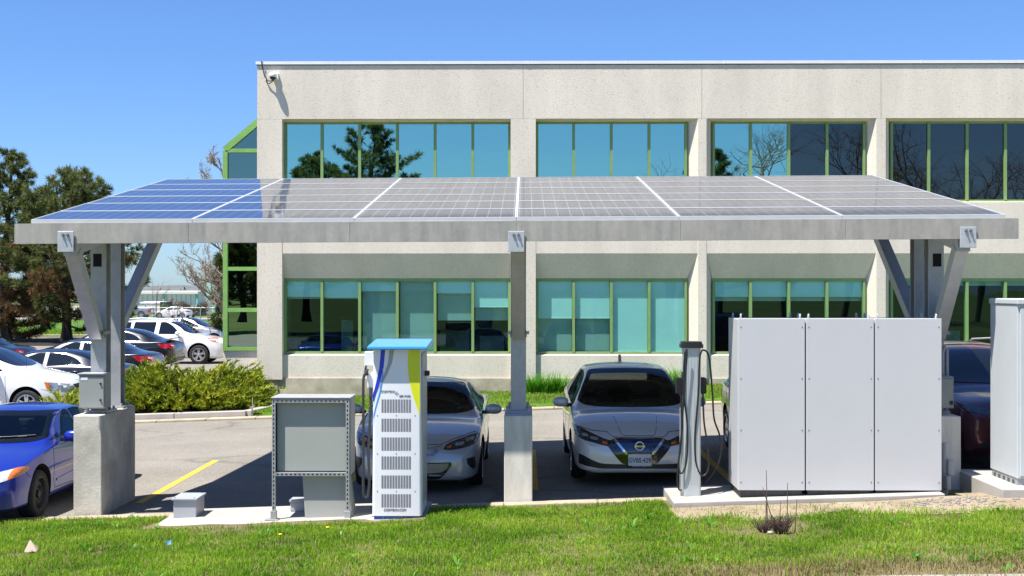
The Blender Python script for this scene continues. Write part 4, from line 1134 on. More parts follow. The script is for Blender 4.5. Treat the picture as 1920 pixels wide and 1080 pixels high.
def mirrors(c, x, y, z, mt, rx=.115, ry=.07, rz=.075, sides=(-1, 1)):
    for s in sides:
        mb = MB(); ellipsoid(mb, (s*(x+rx), y, z), rx, ry, rz)
        o = mb.build('wing_mirror', mt, c.root)
        st = MB(); st.bar((s*(x-.05), y+.03, z-.05), (s*(x+.06), y+.01, z-.045), .07, .05); st.build('mirror_arm', M['black'], o)
def plate_(c, y, z, txt=None, view='front', x=0, w=.305, h=.152):
    s = -1 if view == 'front' else 1
    mb = MB(); mb.cbox((x, y+s*.006, z), w+.03, .012, h+.03); o = mb.build('plate_frame', GLOSSBLK, c.root, bevel=.004)
    mb = MB(); mb.cbox((x, y+s*.0145, z), w, .004, h); mb.build('license_plate', PLATEW, o)
    if txt and view == 'front':
        Mx = Matrix.Translation((x, y-.018, z-.008)) @ FACE_CAM; text_mesh('plate_number', txt, .088, M['ink'], Mx, o, 'CENTER', .0008, 0, .82, .0016)
    return o
def door_handle(c, s, y, z, mt):
    hit, n_, _, _ = c.bvh.ray_cast(Vector((s*4, y, z)), Vector((-s, 0, 0)))
    mb = MB(); x = hit.x; ellipsoid(mb, (x+s*.012, y, z), .02, .095, .018); mb.build('door_handle', mt, c.root)

# ---- silver white hatchback facing the camera (right of the centre pier)
LEAF = dict(st=[(0,.50,.46,.53,.36,.25),(.03,.64,.53,.60,.46,.215),(.09,.745,.59,.665,.54,.195),(.22,.815,.67,.75,.62,.185),(.45,.86,.765,.845,.69,.18),(.8,.885,.86,.94,.74,.18),(1.12,.893,.905,.985,.775,.18),(1.3,.895,.93,1.08,.755,.18),(1.65,.895,.95,1.30,.68,.18),(2.0,.895,.96,1.46,.615,.18),(2.35,.895,.97,1.53,.60,.18),(2.8,.893,.99,1.535,.60,.18),(3.4,.885,1.01,1.48,.59,.18),(3.9,.875,1.04,1.34,.59,.19),(4.25,.84,1.02,1.12,.6,.22),(4.42,.76,.92,1.0,.56,.28),(4.48,.62,.76,.82,.45,.36)], crown=.05, rim=.67)
silver = paint('silver_white_paint', (.70,.69,.67), .15, .30)
XL_ = 1.53
c = car('hatchback_car', 'pale silver hatchback with black V grille facing the camera beside the centre pier', (XL_, 17.2, gz(XL_, 18.5)+.0), R(.6), LEAF, silver, [(.95, .315), (3.65, .315)])
ws = sym([(0,.985,'c'),(.45,.99),(.66,1.01),(.735,1.045),(.755,1.08),(.70,1.20),(.61,1.37),(.575,1.43),(.50,1.462),(.25,1.475),(0,1.48,'c')])
patch(c, 'windshield', ws, 'front', SEEGLASS, .008, step=.035)
hl = [(.865,.80,'c'),(.80,.785),(.63,.715),(.47,.655),(.36,.625,'c'),(.345,.55,'c'),(.45,.565),(.60,.60),(.76,.64),(.835,.695)]
for s in (1, -1):
    pl_ = hl if s > 0 else mir(hl)
    o = patch(c, 'headlight', pl_, 'front', DKLENS, .006)
    for (a, b, m_) in (((.60,.655),(.09,.035),LENS), ((.72,.69),(.07,.035),LENS), ((.46,.60),(.06,.03),AMBER)):
        q = [(s*(a[0]-b[0]*.5), a[1]-b[1]*.6), (s*(a[0]+b[0]*.5), a[1]-b[1]*.25), (s*(a[0]+b[0]*.5), a[1]+b[1]*.6), (s*(a[0]-b[0]*.5), a[1]+b[1]*.25)]
        patch(c, 'lamp', q if s > 0 else q[::-1], 'front', m_, .009, parent=o)
blk = sym([(0,.325,'c'),(.19,.325),(.26,.36),(.40,.53),(.45,.61,'c'),(.36,.64,'c'),(.30,.66),(0,.655,'c')])
g_ = patch(c, 'front_grille', blk, 'front', GLOSSBLK, .006)
blu = sym([(0,.475,'c'),(.15,.475),(.19,.49),(.325,.64,'c'),(0,.645,'c')])
patch(c, 'grille_panel', blu, 'front', mat('deep_blue_panel', (.008,.022,.10), .15, var=.5, vscale=30, coat=1), .010, parent=g_)
for s in (1, -1):
    v = [(.355,.65,'c'),(.315,.65,'c'),(.175,.488),(.14,.472),(0,.47,'c'),(0,.448,'c'),(.15,.45),(.20,.472)]
    patch(c, 'chrome_trim', v if s > 0 else mir(v), 'front', CHROME, .014, parent=g_)
# round badge
mb = MB(); yb = -.032; ring_ = [(.055+.010*math.cos(R(45*q)), .010*math.sin(R(45*q))) for q in range(8)]
mb.lathe(ring_, 'y', (0, yb+.02, .567), 24, 0, True, True); mb.box(-.07, .07, yb+.002, yb+.022, .556, .578); bo = mb.build('badge', CHROME, c.root)
text_mesh('badge_lettering', 'NISSAN', .022, M['ink'], Matrix.Translation((0, yb-.001, .567)) @ FACE_CAM, bo, 'CENTER', .0006, 0, 1.15)
po = plate_(c, -.016, .385, 'GVBS·429')
text_mesh('frame_lettering', 'AVENUE NISSAN', .022, PLATEW, Matrix.Translation((0, -.0295, .3005)) @ FACE_CAM, po, 'CENTER', .0006, 0, 1.2)
low_ = [(.80,.445,'c'),(.74,.43),(.60,.365),(.45,.33),(.0,.32,'c'),(0,.265,'c'),(.45,.265),(.60,.275),(.80,.31,'c')]
for s in (1, -1): patch(c, 'lower_intake', low_ if s > 0 else mir(low_), 'front', M['black'], .004)
patch(c, 'hood_seam', line([(-.42,.735),(-.38,.70),(-.33,.675),(0,.668),(.33,.675),(.38,.70),(.42,.735)], .007), 'front', SEAM, .0015, smooth=False)
patch(c, 'hood_seam', line([(-.86,.80),(-.62,.745),(-.42,.735)], .006), 'front', SEAM, .0015, smooth=False); patch(c, 'hood_seam', line([(.42,.735),(.62,.745),(.86,.80)], .006), 'front', SEAM, .0015, smooth=False)
patch(c, 'charge_port_lid', line([(-.30,.90),(-.23,.71),(-.19,.69),(.19,.69),(.23,.71),(.30,.90)], .006), 'front', SEAM, .0015, smooth=False)
both(c, 'side_window', [(1.45,1.0,'c'),(2.45,1.03,'c'),(2.42,1.43,'c'),(2.2,1.42),(1.9,1.32)], SEEGLASS, .008, step=.035)
both(c, 'side_window', [(2.53,1.035,'c'),(3.55,1.08,'c'),(3.5,1.22),(3.2,1.40),(2.52,1.435,'c')], SEEGLASS, .008, step=.035)
both(c, 'door_seam', line([(1.35,.95),(1.38,.7),(1.36,.35),(1.5,.28),(2.45,.28),(2.5,.9),(2.5,1.02)], .008), SEAM, .0015, smooth=False)
mirrors(c, .885, 1.50, 1.03, silver); 
for s in (-1, 1): door_handle(c, s, 2.3, .90, silver)
mb = MB(); mb.prism([(-.02, 3.05, 1.52), (-.02, 3.2, 1.52), (-.02, 3.22, 1.63), (-.02, 3.18, 1.63)], (.04, 0, 0)); mb.build('roof_fin', silver, c.root, bevel=.008)
sw = [[(1.45,1.0,'c'),(2.45,1.03,'c'),(2.42,1.43,'c'),(2.2,1.42),(1.9,1.32)], [(2.53,1.035,'c'),(3.55,1.08,'c'),(3.5,1.22),(3.2,1.40),(2.52,1.435,'c')]]
rw = sym([(0,1.10,'c'),(.50,1.10),(.58,1.14),(.54,1.34),(.46,1.40),(0,1.42,'c')])
patch(c, 'rear_window', rw, 'rear', SEEGLASS, .008, step=.035)
hollow(c, [(ws, 'front'), (rw, 'rear')]+[(p, v) for p in sw for v in ('left', 'right')], 1.03, 1.40)

# ---- silver hatchback behind the charger
VOLT = dict(st=[(0,.50,.45,.50,.36,.27),(.03,.64,.50,.57,.46,.22),(.10,.74,.57,.65,.55,.19),(.25,.81,.66,.735,.62,.17),(.5,.86,.75,.82,.68,.165),(.85,.895,.84,.90,.74,.16),(1.2,.904,.885,.955,.78,.16),(1.4,.905,.90,1.06,.75,.16),(1.75,.905,.92,1.24,.665,.16),(2.1,.905,.93,1.38,.60,.16),(2.5,.90,.94,1.425,.58,.16),(3.0,.895,.96,1.40,.575,.16),(3.6,.885,.99,1.27,.58,.17),(4.1,.87,1.02,1.12,.62,.19),(4.4,.82,.98,1.05,.6,.24),(4.55,.72,.86,.92,.5,.3),(4.6,.6,.75,.8,.4,.4)], crown=.065, rim=.68)
silver2 = paint('silver_paint', (.56,.56,.56), .3, .28)
XV = -1.49
c = car('hatchback_car', 'darker silver hatchback half hidden behind the tall white fast charger', (XV, 17.2, gz(XV, 18.5)), R(-.3), VOLT, silver2, [(.92, .325), (3.62, .325)])
patch(c, 'windshield', sym([(0,.975,'c'),(.45,.98),(.68,1.01),(.745,1.06),(.70,1.15),(.60,1.29),(.565,1.335),(.48,1.36),(0,1.375,'c')]), 'front', SEEGLASS, .008, step=.035)
hl = [(.86,.79,'c'),(.74,.765),(.50,.70),(.41,.655,'c'),(.385,.61,'c'),(.47,.60),(.66,.625),(.82,.68)]
for s in (1, -1):
    o = patch(c, 'headlight', hl if s > 0 else mir(hl), 'front', DKLENS, .006)
    for (a, b, m_) in (((.60,.67),(.10,.04),LENS), ((.73,.715),(.09,.04),LENS), ((.46,.635),(.06,.03),AMBER)):
        q = [(s*(a[0]-b[0]*.5), a[1]-b[1]*.6), (s*(a[0]+b[0]*.5), a[1]-b[1]*.2), (s*(a[0]+b[0]*.5), a[1]+b[1]*.6), (s*(a[0]-b[0]*.5), a[1]+b[1]*.2)]
        patch(c, 'lamp', q if s > 0 else q[::-1], 'front', m_, .009, parent=o)
for s in (1, -1):
    v = [(.355,.635,'c'),(.30,.56),(.24,.53),(.03,.52,'c'),(.03,.60,'c'),(.2,.61)]
    patch(c, 'front_grille', v if s > 0 else mir(v), 'front', LENS, .006)
    v = [(.36,.655,'c'),(.2,.628),(0,.622,'c'),(0,.607,'c'),(.2,.612),(.34,.632,'c')]
    patch(c, 'chrome_trim', v if s > 0 else mir(v), 'front', CHROME, .010)
    v = [(.80,.50,'c'),(.70,.49,'c'),(.71,.42),(.78,.33,'c'),(.81,.36)]
    patch(c, 'fog_lamp_slot', v if s > 0 else mir(v), 'front', M['black'], .005)
lg = patch(c, 'lower_grille', sym([(0,.215,'c'),(.30,.22),(.38,.26),(.49,.39),(.49,.45,'c'),(0,.43,'c')]), 'front', GLOSSBLK, .005)
patch(c, 'lower_grille_bar', sym([(0,.30,'c'),(.36,.315),(.455,.40),(.46,.435,'c'),(0,.415,'c')]), 'front', mat('satin_grille', (.40,.38,.34), .25, metal=.7, var=.3), .009, parent=lg)
plate_(c, -.014, .365)
both(c, 'side_window', [(1.55,.975,'c'),(2.55,1.0,'c'),(2.5,1.33,'c'),(2.3,1.31),(2.0,1.2)], SEEGLASS, .008, step=.035)
both(c, 'side_window', [(2.63,1.0,'c'),(3.6,1.07,'c'),(3.2,1.28),(2.6,1.33,'c')], SEEGLASS, .008, step=.035)
both(c, 'door_seam', line([(1.4,.92),(1.4,.6),(1.36,.35),(1.5,.26),(2.5,.26),(2.58,.9),(2.58,1.0)], .008), SEAM, .0015, smooth=False)
patch(c, 'hood_seam', line([(-.80,.80),(-.5,.725),(-.36,.672),(0,.655),(.36,.672),(.5,.725),(.80,.80)], .006), 'front', SEAM, .0015, smooth=False)
mirrors(c, .90, 1.55, 1.02, silver2, .12)
wv = sym([(0,.975,'c'),(.45,.98),(.68,1.01),(.745,1.06),(.70,1.15),(.60,1.29),(.565,1.335),(.48,1.36),(0,1.375,'c')])
sw = [[(1.55,.975,'c'),(2.55,1.0,'c'),(2.5,1.33,'c'),(2.3,1.31),(2.0,1.2)], [(2.63,1.0,'c'),(3.6,1.07,'c'),(3.2,1.28),(2.6,1.33,'c')]]
hollow(c, [(wv, 'front')]+[(p, v) for p in sw for v in ('left', 'right')], 1.0, 1.45)

# ---- blue sedan, cut by the left edge
SEDAN = dict(st=[(0,.50,.50,.56,.36,.30),(.04,.66,.56,.63,.46,.24),(.12,.76,.62,.69,.54,.20),(.3,.83,.70,.77,.62,.18),(.7,.865,.80,.87,.70,.17),(1.1,.875,.86,.94,.77,.17),(1.25,.875,.88,1.0,.76,.17),(1.6,.875,.90,1.20,.68,.17),(2.0,.875,.91,1.38,.60,.17),(2.4,.875,.92,1.435,.57,.17),(2.9,.875,.94,1.43,.57,.17),(3.4,.87,.96,1.33,.58,.17),(3.8,.86,.98,1.14,.62,.18),(4.05,.85,.99,1.06,.66,.2),(4.3,.81,.96,1.01,.62,.24),(4.44,.74,.86,.93,.54,.3),(4.5,.6,.72,.78,.44,.4)], crown=.06, rim=.70)
blue = paint('bright_blue_paint', (.009,.026,.34), .35, .3)
def lowz(z): return z if z < .72 else .72+(z-.72)*.86
LOWSED = dict(SEDAN); LOWSED['st'] = [(y, W, lowz(S), lowz(T), R_*(1.0 if T < 1.1 else 1.03), Z) for (y, W, S, T, R_, Z) in SEDAN['st']]
def LZ(poly, k=1): return [p[:k]+(lowz(p[k]),)+tuple(p[k+1:]) for p in poly]
XC = -7.12
c = car('sedan_car', 'bright blue sedan facing the camera with black steel wheels at the left edge', (XC, 15.62, gz(XC, 16.6)), 0, LOWSED, blue, [(.90, .315), (3.6, .315)], rimkind=('steel', 0))
patch(c, 'windshield', LZ(sym([(0,.965,'c'),(.45,.97),(.67,.995),(.735,1.04),(.70,1.12),(.62,1.30),(.59,1.345),(.50,1.365),(0,1.375,'c')])), 'front', SEEGLASS, .008, step=.035)
hl = [(.34,.60,'c'),(.58,.68),(.74,.715),(.832,.73,'c'),(.838,.69),(.825,.65),(.76,.612),(.58,.56),(.36,.535,'c')]
for s in (1, -1):
    o = patch(c, 'headlight', hl if s > 0 else mir(hl), 'front', LENSW, .008, step=.03)
    am = [(.745,.712,'c'),(.831,.728,'c'),(.836,.69),(.823,.655),(.735,.605,'c')]
    patch(c, 'indicator', am if s > 0 else mir(am), 'front', AMBER, .016, step=.03, parent=o)
patch(c, 'lower_intake', sym([(0,.25,'c'),(.5,.25),(.62,.30),(.58,.36),(0,.37,'c')]), 'front', M['black'], .004)
patch(c, 'front_grille', sym([(0,.52,'c'),(.30,.53),(.32,.58),(0,.57,'c')]), 'front', M['black'], .005)
both(c, 'side_window', LZ([(1.78,.995,'c'),(2.5,1.0,'c'),(2.52,1.345,'c'),(2.35,1.34),(2.1,1.22)]), SEEGLASS, .008, step=.035)
both(c, 'quarter_window', LZ([(1.42,.985,'c'),(1.73,.992,'c'),(1.74,1.07,'c')]), SEEGLASS, .008, step=.035)
both(c, 'side_window', LZ([(2.6,1.0,'c'),(3.4,1.03,'c'),(3.3,1.2),(3.0,1.33),(2.6,1.345,'c')]), SEEGLASS, .008, step=.035)
both(c, 'door_seam', line([(1.40,.93),(1.36,.8),(1.34,.45),(1.42,.32),(2.5,.30),(2.55,.88),(2.55,.95)], .009), SEAM, .0015, smooth=False)
both(c, 'body_moulding', line([(1.45,.42),(2.0,.44),(2.52,.46)], .03), blue, .010, smooth=False)
both(c, 'bumper_seam', line([(.46,.69),(.50,.62),(.56,.58)], .008), SEAM, .0015, smooth=False)
mirrors(c, .90, 1.62, .98, blue, .13, .075, .08)
wp = MB(); wp.tube([c.bvh.ray_cast(Vector((x, -3, z)), Vector((0, 1, 0)))[0]+Vector((0, -.02, .012)) for x, z in ((-.55,.985),(-.2,.98),(.15,.985),(.5,.995))], .009, 6); wp.tube([c.bvh.ray_cast(Vector((x, -3, z)), Vector((0, 1, 0)))[0]+Vector((0, -.02, .012)) for x, z in ((.0,.985),(.3,.99),(.60,1.005))], .012, 6); wp.build('wiper', M['black'], c.root)
wv = LZ(sym([(0,.965,'c'),(.45,.97),(.67,.995),(.735,1.04),(.70,1.12),(.62,1.30),(.59,1.345),(.50,1.365),(0,1.375,'c')]))
sw = [LZ([(1.78,.995,'c'),(2.5,1.0,'c'),(2.52,1.345,'c'),(2.35,1.34),(2.1,1.22)]), LZ([(2.6,1.0,'c'),(3.4,1.03,'c'),(3.3,1.2),(3.0,1.33),(2.6,1.345,'c')])]
rw = LZ(sym([(0,1.10,'c'),(.45,1.10),(.60,1.13),(.56,1.28),(.50,1.34),(0,1.36,'c')]))
patch(c, 'rear_window', rw, 'rear', SEEGLASS, .008, step=.035)
hollow(c, [(wv, 'front'), (rw, 'rear')]+[(p, v) for p in sw for v in ('left', 'right')], .96, 1.5)

# ---- car showing beyond the white cabinets on their left
champ = paint('champagne_paint', (.40,.38,.34), .5, .3)
c = car('parked_car', 'champagne silver car mostly hidden behind the white cabinets, its rear flank showing', (4.12, 17.3, gz(4.1, 19)), 0, LEAF, champ, [(.95, .33), (3.55, .33)])
both(c, 'side_window', [(2.53,1.035,'c'),(3.75,1.08,'c'),(3.6,1.22),(3.2,1.40),(2.52,1.435,'c')], CARGLASS, .008, step=.035)
both(c, 'side_window', [(1.45,1.0,'c'),(2.45,1.03,'c'),(2.42,1.43,'c'),(2.2,1.42),(1.9,1.32)], CARGLASS, .008, step=.035)
patch(c, 'windshield', ws, 'front', CARGLASS, .008, step=.035)
both(c, 'tail_light', [(4.1,.98,'c'),(4.38,.9,'c'),(4.34,.75),(4.15,.8)], RED, .005)
both(c, 'door_seam', line([(2.5,1.0),(2.5,.4),(2.6,.3),(3.0,.3),(3.2,.6),(3.5,.9),(3.6,1.05)], .008), SEAM, .0015, smooth=False)

# ---- dark red SUV at the right
SUV = dict(st=[(0,.52,.66,.74,.40,.34),(.04,.70,.74,.83,.52,.27),(.12,.80,.82,.90,.60,.23),(.3,.87,.90,.98,.68,.21),(.7,.91,.98,1.05,.74,.21),(1.1,.92,1.03,1.12,.80,.21),(1.3,.92,1.05,1.22,.78,.21),(1.65,.92,1.07,1.46,.70,.21),(1.95,.92,1.08,1.60,.65,.21),(2.4,.92,1.10,1.67,.62,.21),(3.0,.92,1.12,1.68,.62,.21),(3.7,.91,1.13,1.64,.62,.21),(4.1,.90,1.14,1.56,.61,.22),(4.4,.87,1.12,1.35,.62,.26),(4.55,.82,1.05,1.15,.62,.34),(4.64,.70,.9,.98,.55,.4)], crown=.06, rim=.66, archgap=.06)
dred = paint('dark_red_paint', (.10,.006,.012), .5, .3)
XR_ = 6.78
c = car('suv_car', 'dark red SUV facing the camera behind the right pier and grey cabinet', (XR_, 17.35, gz(XR_, 18.5)), 0, SUV, dred, [(.93, .36), (3.62, .36)])
patch(c, 'windshield', sym([(0,1.14,'c'),(.5,1.145),(.70,1.17),(.765,1.22),(.70,1.40),(.645,1.53),(.60,1.565),(.48,1.58),(0,1.59,'c')]), 'front', CARGLASS, .008, step=.035)
hl = [(.85,.93,'c'),(.60,.89),(.44,.83),(.42,.79,'c'),(.60,.80),(.82,.85)]
for s in (1, -1):
    patch(c, 'headlight', hl if s > 0 else mir(hl), 'front', DKLENS, .006)
    v = [(.46,.86,'c'),(.40,.86,'c'),(.24,.66),(.0,.62,'c'),(0,.58,'c'),(.26,.60),(.36,.70)]
    patch(c, 'chrome_trim', v if s > 0 else mir(v), 'front', CHROME, .012)
patch(c, 'front_grille', sym([(0,.50,'c'),(.35,.52),(.42,.84,'c'),(0,.86,'c')]), 'front', GLOSSBLK, .006)
patch(c, 'lower_intake', sym([(0,.33,'c'),(.55,.34),(.62,.42),(0,.44,'c')]), 'front', M['black'], .005)
both(c, 'side_window', [(1.55,1.13,'c'),(2.55,1.15,'c'),(2.5,1.58,'c'),(2.2,1.57),(1.95,1.46)], CARGLASS, .008, step=.035)
both(c, 'side_window', [(2.65,1.15,'c'),(3.7,1.17,'c'),(3.5,1.5),(3.2,1.57),(2.6,1.585,'c')], CARGLASS, .008, step=.035)
for s in (-1, 1):
    mb = MB(); mb.tube([(s*.56, 2.1, 1.60), (s*.56, 2.3, 1.70), (s*.56, 3.0, 1.715), (s*.56, 3.8, 1.67), (s*.56, 3.95, 1.60)], .018, 6); mb.build('roof_rail', M['plate'], c.root)
mirrors(c, .92, 1.55, 1.18, dred)

# ---- white minivan on the left, nose to the right
VAN = dict(st=[(0,.55,.60,.70,.42,.30),(.05,.74,.68,.80,.55,.25),(.15,.85,.76,.89,.66,.22),(.4,.94,.88,.99,.76,.20),(.8,.98,.98,1.08,.82,.20),(1.15,.99,1.04,1.16,.86,.20),(1.5,.995,1.06,1.34,.82,.20),(2.0,1.0,1.08,1.60,.74,.20),(2.35,1.0,1.09,1.70,.71,.20),(3.0,1.0,1.10,1.745,.70,.20),(4.0,1.0,1.11,1.74,.70,.20),(4.7,.98,1.11,1.69,.70,.20),(4.95,.95,1.10,1.55,.72,.26),(5.1,.88,1.02,1.2,.7,.34),(5.14,.75,.85,.95,.6,.4)], crown=.06, rim=.66, archgap=.06)
whitep = paint('white_car_paint', (.80,.80,.80), 0, .3)
def side_loc(xn, D, heading, Lc):   # heading +1: nose to +x
    return (xn, D, gz(xn-2.3*heading, D))
vl = at(155, 0, 31).x
c = car('minivan', 'white minivan with its nose to the right behind the blue sedan', (vl, 31.0, gz(vl-2, 30)+.06), R(90), VAN, whitep, [(1.0, .345), (4.08, .345)], 'van')
patch(c, 'windshield', sym([(0,1.20,'c'),(.55,1.225),(.74,1.28),(.79,1.36),(.72,1.58),(.66,1.655),(0,1.68,'c')]), 'front', CARGLASS, .008, step=.035)
near(c, -1, 'side_window', [(1.55,1.12,'c'),(2.75,1.14,'c'),(2.72,1.60,'c'),(2.4,1.59),(2.0,1.40)], CARGLASS, .008, step=.035)
near(c, -1, 'side_window', [(2.85,1.14,'c'),(3.9,1.15,'c'),(3.9,1.62,'c'),(2.83,1.61,'c')], CARGLASS, .008, step=.035)
near(c, -1, 'side_window', [(4.0,1.15,'c'),(4.85,1.17,'c'),(4.75,1.58),(4.0,1.62,'c')], CARGLASS, .008, step=.035)
near(c, -1, 'headlight', [(.10,.80,'c'),(.14,.68),(.30,.665),(.50,.70,'c'),(.58,.86,'c'),(.30,.85)], LENS, .007)
near(c, -1, 'indicator', [(.45,.70,'c'),(.52,.705,'c'),(.58,.865,'c'),(.46,.855,'c')], AMBER, .012)
hl = [(.52,.75,'c'),(.72,.765,'c'),(.79,.74),(.74,.66),(.54,.66,'c')]
for s in (1, -1): patch(c, 'headlight', hl if s > 0 else mir(hl), 'front', LENS, .007)
patch(c, 'front_grille', sym([(0,.58,'c'),(.42,.60),(.48,.78,'c'),(0,.80,'c')]), 'front', M['black'], .006)
patch(c, 'lower_intake', sym([(0,.30,'c'),(.55,.31),(.6,.42),(0,.44,'c')]), 'front', M['black'], .005)
near(c, -1, 'door_seam', line([(1.50,1.08),(1.48,.7),(1.46,.35),(1.6,.27),(2.75,.27),(2.80,.9),(2.80,1.12)], .010), SEAM, .0015, smooth=False)
near(c, -1, 'body_moulding', line([(1.55,.52),(2.1,.53),(2.74,.53)], .05), whitep, .012, smooth=False)
near(c, -1, 'bumper_seam', line([(.64,.70),(.5,.66),(.42,.60)], .008), SEAM, .0015, smooth=False)
mirrors(c, 1.0, 1.75, 1.20, whitep, .13, .09, .10, (-1,))
mb = MB(); mb.tube([(-.80, 1.05, 1.12), (-.80, 1.06, 1.5)], .004, 5); mb.build('aerial', M['black'], c.root)

# ---- row of dark sedans, tails to the right
navy = paint('dark_navy_paint', (.006,.009,.024), 0, .32); blackp = paint('black_car_paint', (.004,.005,.006), 0, .32)
def mid_sedan(label, tailpx, D, pm_, spoiler=False, dz=0, trunk='', lights=True, scale=1.0, zoff=0.0):
    st = [(y*1.06, W*1.03, S, T, R_, Z) for (y, W, S, T, R_, Z) in SEDAN['st']]
    sp = dict(SEDAN); sp['st'] = st; Lc = st[-1][0]
    xt = at(tailpx, 0, D).x
    c = car('sedan_car', label, (xt-Lc, D, gz(xt-2, D)+zoff), R(-90), sp, pm_, [(.95, .33), (3.8, .33)], 'car', 'dark sedans parked in a row with their tails to the right')
    near(c, 1, 'side_window', [(1.75,.99,'c'),(2.6,1.0,'c'),(2.62,1.345,'c'),(2.4,1.33),(2.1,1.2)], CARGLASS, .008, step=.035)
    near(c, 1, 'side_window', [(2.72,1.0,'c'),(3.55,1.04,'c'),(3.62,1.08),(3.4,1.22),(3.1,1.31),(2.72,1.345,'c')], CARGLASS, .008, step=.035)
    near(c, 1, 'window_trim', line([(1.55,.975),(2.6,.985),(3.4,1.02),(3.66,1.07),(3.52,1.19),(3.2,1.315),(2.7,1.36),(2.4,1.36),(2.05,1.22),(1.6,1.0)], .010), CHROME, .006, smooth=False)
    patch(c, 'rear_window', sym([(0,1.10,'c'),(.45,1.10),(.60,1.13),(.56,1.28),(.50,1.34),(0,1.36,'c')]), 'rear', CARGLASS, .008, step=.035)
    patch(c, 'windshield', sym([(0,.975,'c'),(.45,.98),(.69,1.01),(.73,1.06),(.60,1.30),(.5,1.365),(0,1.375,'c')]), 'front', CARGLASS, .008, step=.035)
    tl = [(.46,.90,'c'),(.72,.93),(.845,.93,'c'),(.85,.80),(.70,.77),(.48,.79,'c')]
    for s in (1, -1):
        o = patch(c, 'tail_light', tl if s > 0 else mir(tl), 'rear', RED, .007)
        q = [(.55,.86,'c'),(.74,.885,'c'),(.76,.86,'c'),(.56,.84,'c')]; patch(c, 'reversing_lamp', q if s > 0 else mir(q), 'rear', CLEARR, .010, parent=o)
    near(c, 1, 'tail_light', [(4.22,.94,'c'),(4.55,.92,'c'),(4.62,.80),(4.4,.79)], RED, .007)
    plate_(c, Lc-.03, .70, None, 'rear')
    near(c, 1, 'door_seam', line([(2.66,1.0),(2.66,.5),(2.75,.3),(3.15,.3),(3.3,.6),(3.62,.85),(3.66,1.0)], .009), SEAM, .0015, smooth=False)
    for y in (2.5, 3.5): door_handle(c, 1, y, .86, pm_)
    patch(c, 'rear_bumper_trim', sym([(0,.34,'c'),(.6,.35),(.62,.45),(0,.46,'c')]), 'rear', M['black'], .005)
    if spoiler:
        mb = MB(); mb.hexa([(-.62, 4.42, 1.04), (.62, 4.42, 1.04), (.60, 4.66, 1.09), (-.60, 4.66, 1.09), (-.62, 4.42, 1.06), (.62, 4.42, 1.06), (.60, 4.66, 1.115), (-.60, 4.66, 1.115)]); mb.build('spoiler', pm_, c.root, bevel=.008)
    return c
mid_sedan('dark navy sedan nearest in the row, its tail behind the left canopy post', 249, 34.8, navy, zoff=-.02)
mid_sedan('black sedan in the middle of the row with its red tail lights beside the bush', 298, 38.6, blackp, zoff=.0)
mid_sedan('black sedan with a rear spoiler in front of the white SUV', 338, 43.4, blackp, True, zoff=.06)
mid_sedan('black sedan at the far left edge beyond the white minivan', 58, 41.0, blackp)

# ---- white SUV, nose to the right
c = car('suv_car', 'white SUV with its nose to the right beside the green glazed bay', (at(429, 0, 49).x, 49, gz(-13, 49)+.0), R(90), SUV, whitep, [(.93, .365), (3.62, .365)])
near(c, -1, 'side_window', [(1.62,1.13,'c'),(2.45,1.14,'c'),(2.42,1.58,'c'),(2.2,1.57),(1.95,1.44)], CARGLASS, .008, step=.035)
near(c, -1, 'side_window', [(2.62,1.145,'c'),(3.45,1.16,'c'),(3.40,1.585,'c'),(2.58,1.585,'c')], CARGLASS, .008, step=.035)
near(c, -1, 'side_window', [(3.55,1.17,'c'),(4.32,1.22,'c'),(4.15,1.45),(3.8,1.56),(3.52,1.58,'c')], CARGLASS, .008, step=.035)
patch(c, 'windshield', sym([(0,1.14,'c'),(.5,1.145),(.70,1.17),(.775,1.22),(.70,1.40),(.645,1.53),(.60,1.565),(.48,1.58),(0,1.59,'c')]), 'front', CARGLASS, .008, step=.035)
near(c, -1, 'headlight', [(.18,.93,'c'),(.25,.84),(.45,.88),(.62,.98,'c'),(.4,.99)], AMBER, .007)
near(c, -1, 'door_seam', line([(1.52,1.1),(1.5,.7),(1.48,.4),(1.6,.32),(2.5,.32),(2.54,.9),(2.54,1.12)], .012), SEAM, .0015, smooth=False)
near(c, -1, 'sill_trim', line([(1.45,.30),(2.4,.29),(3.1,.30)], .10), M['black'], .008, smooth=False)
mirrors(c, .92, 1.68, 1.16, whitep, .13, .09, .09, (-1,))
door_handle(c, -1, 2.35, 1.0, whitep)
mb = MB(); mb.tube([(-.57, 1.95, 1.60), (-.57, 2.2, 1.70), (-.57, 3.2, 1.73), (-.57, 4.0, 1.66)], .02, 6); mb.build('roof_rail', M['plate'], c.root)
mb = MB(); mb.tube([(-.5, 3.05, 1.68), (-.5, 3.07, 1.2+.62)], .006, 5); mb.build('aerial', M['black'], c.root)

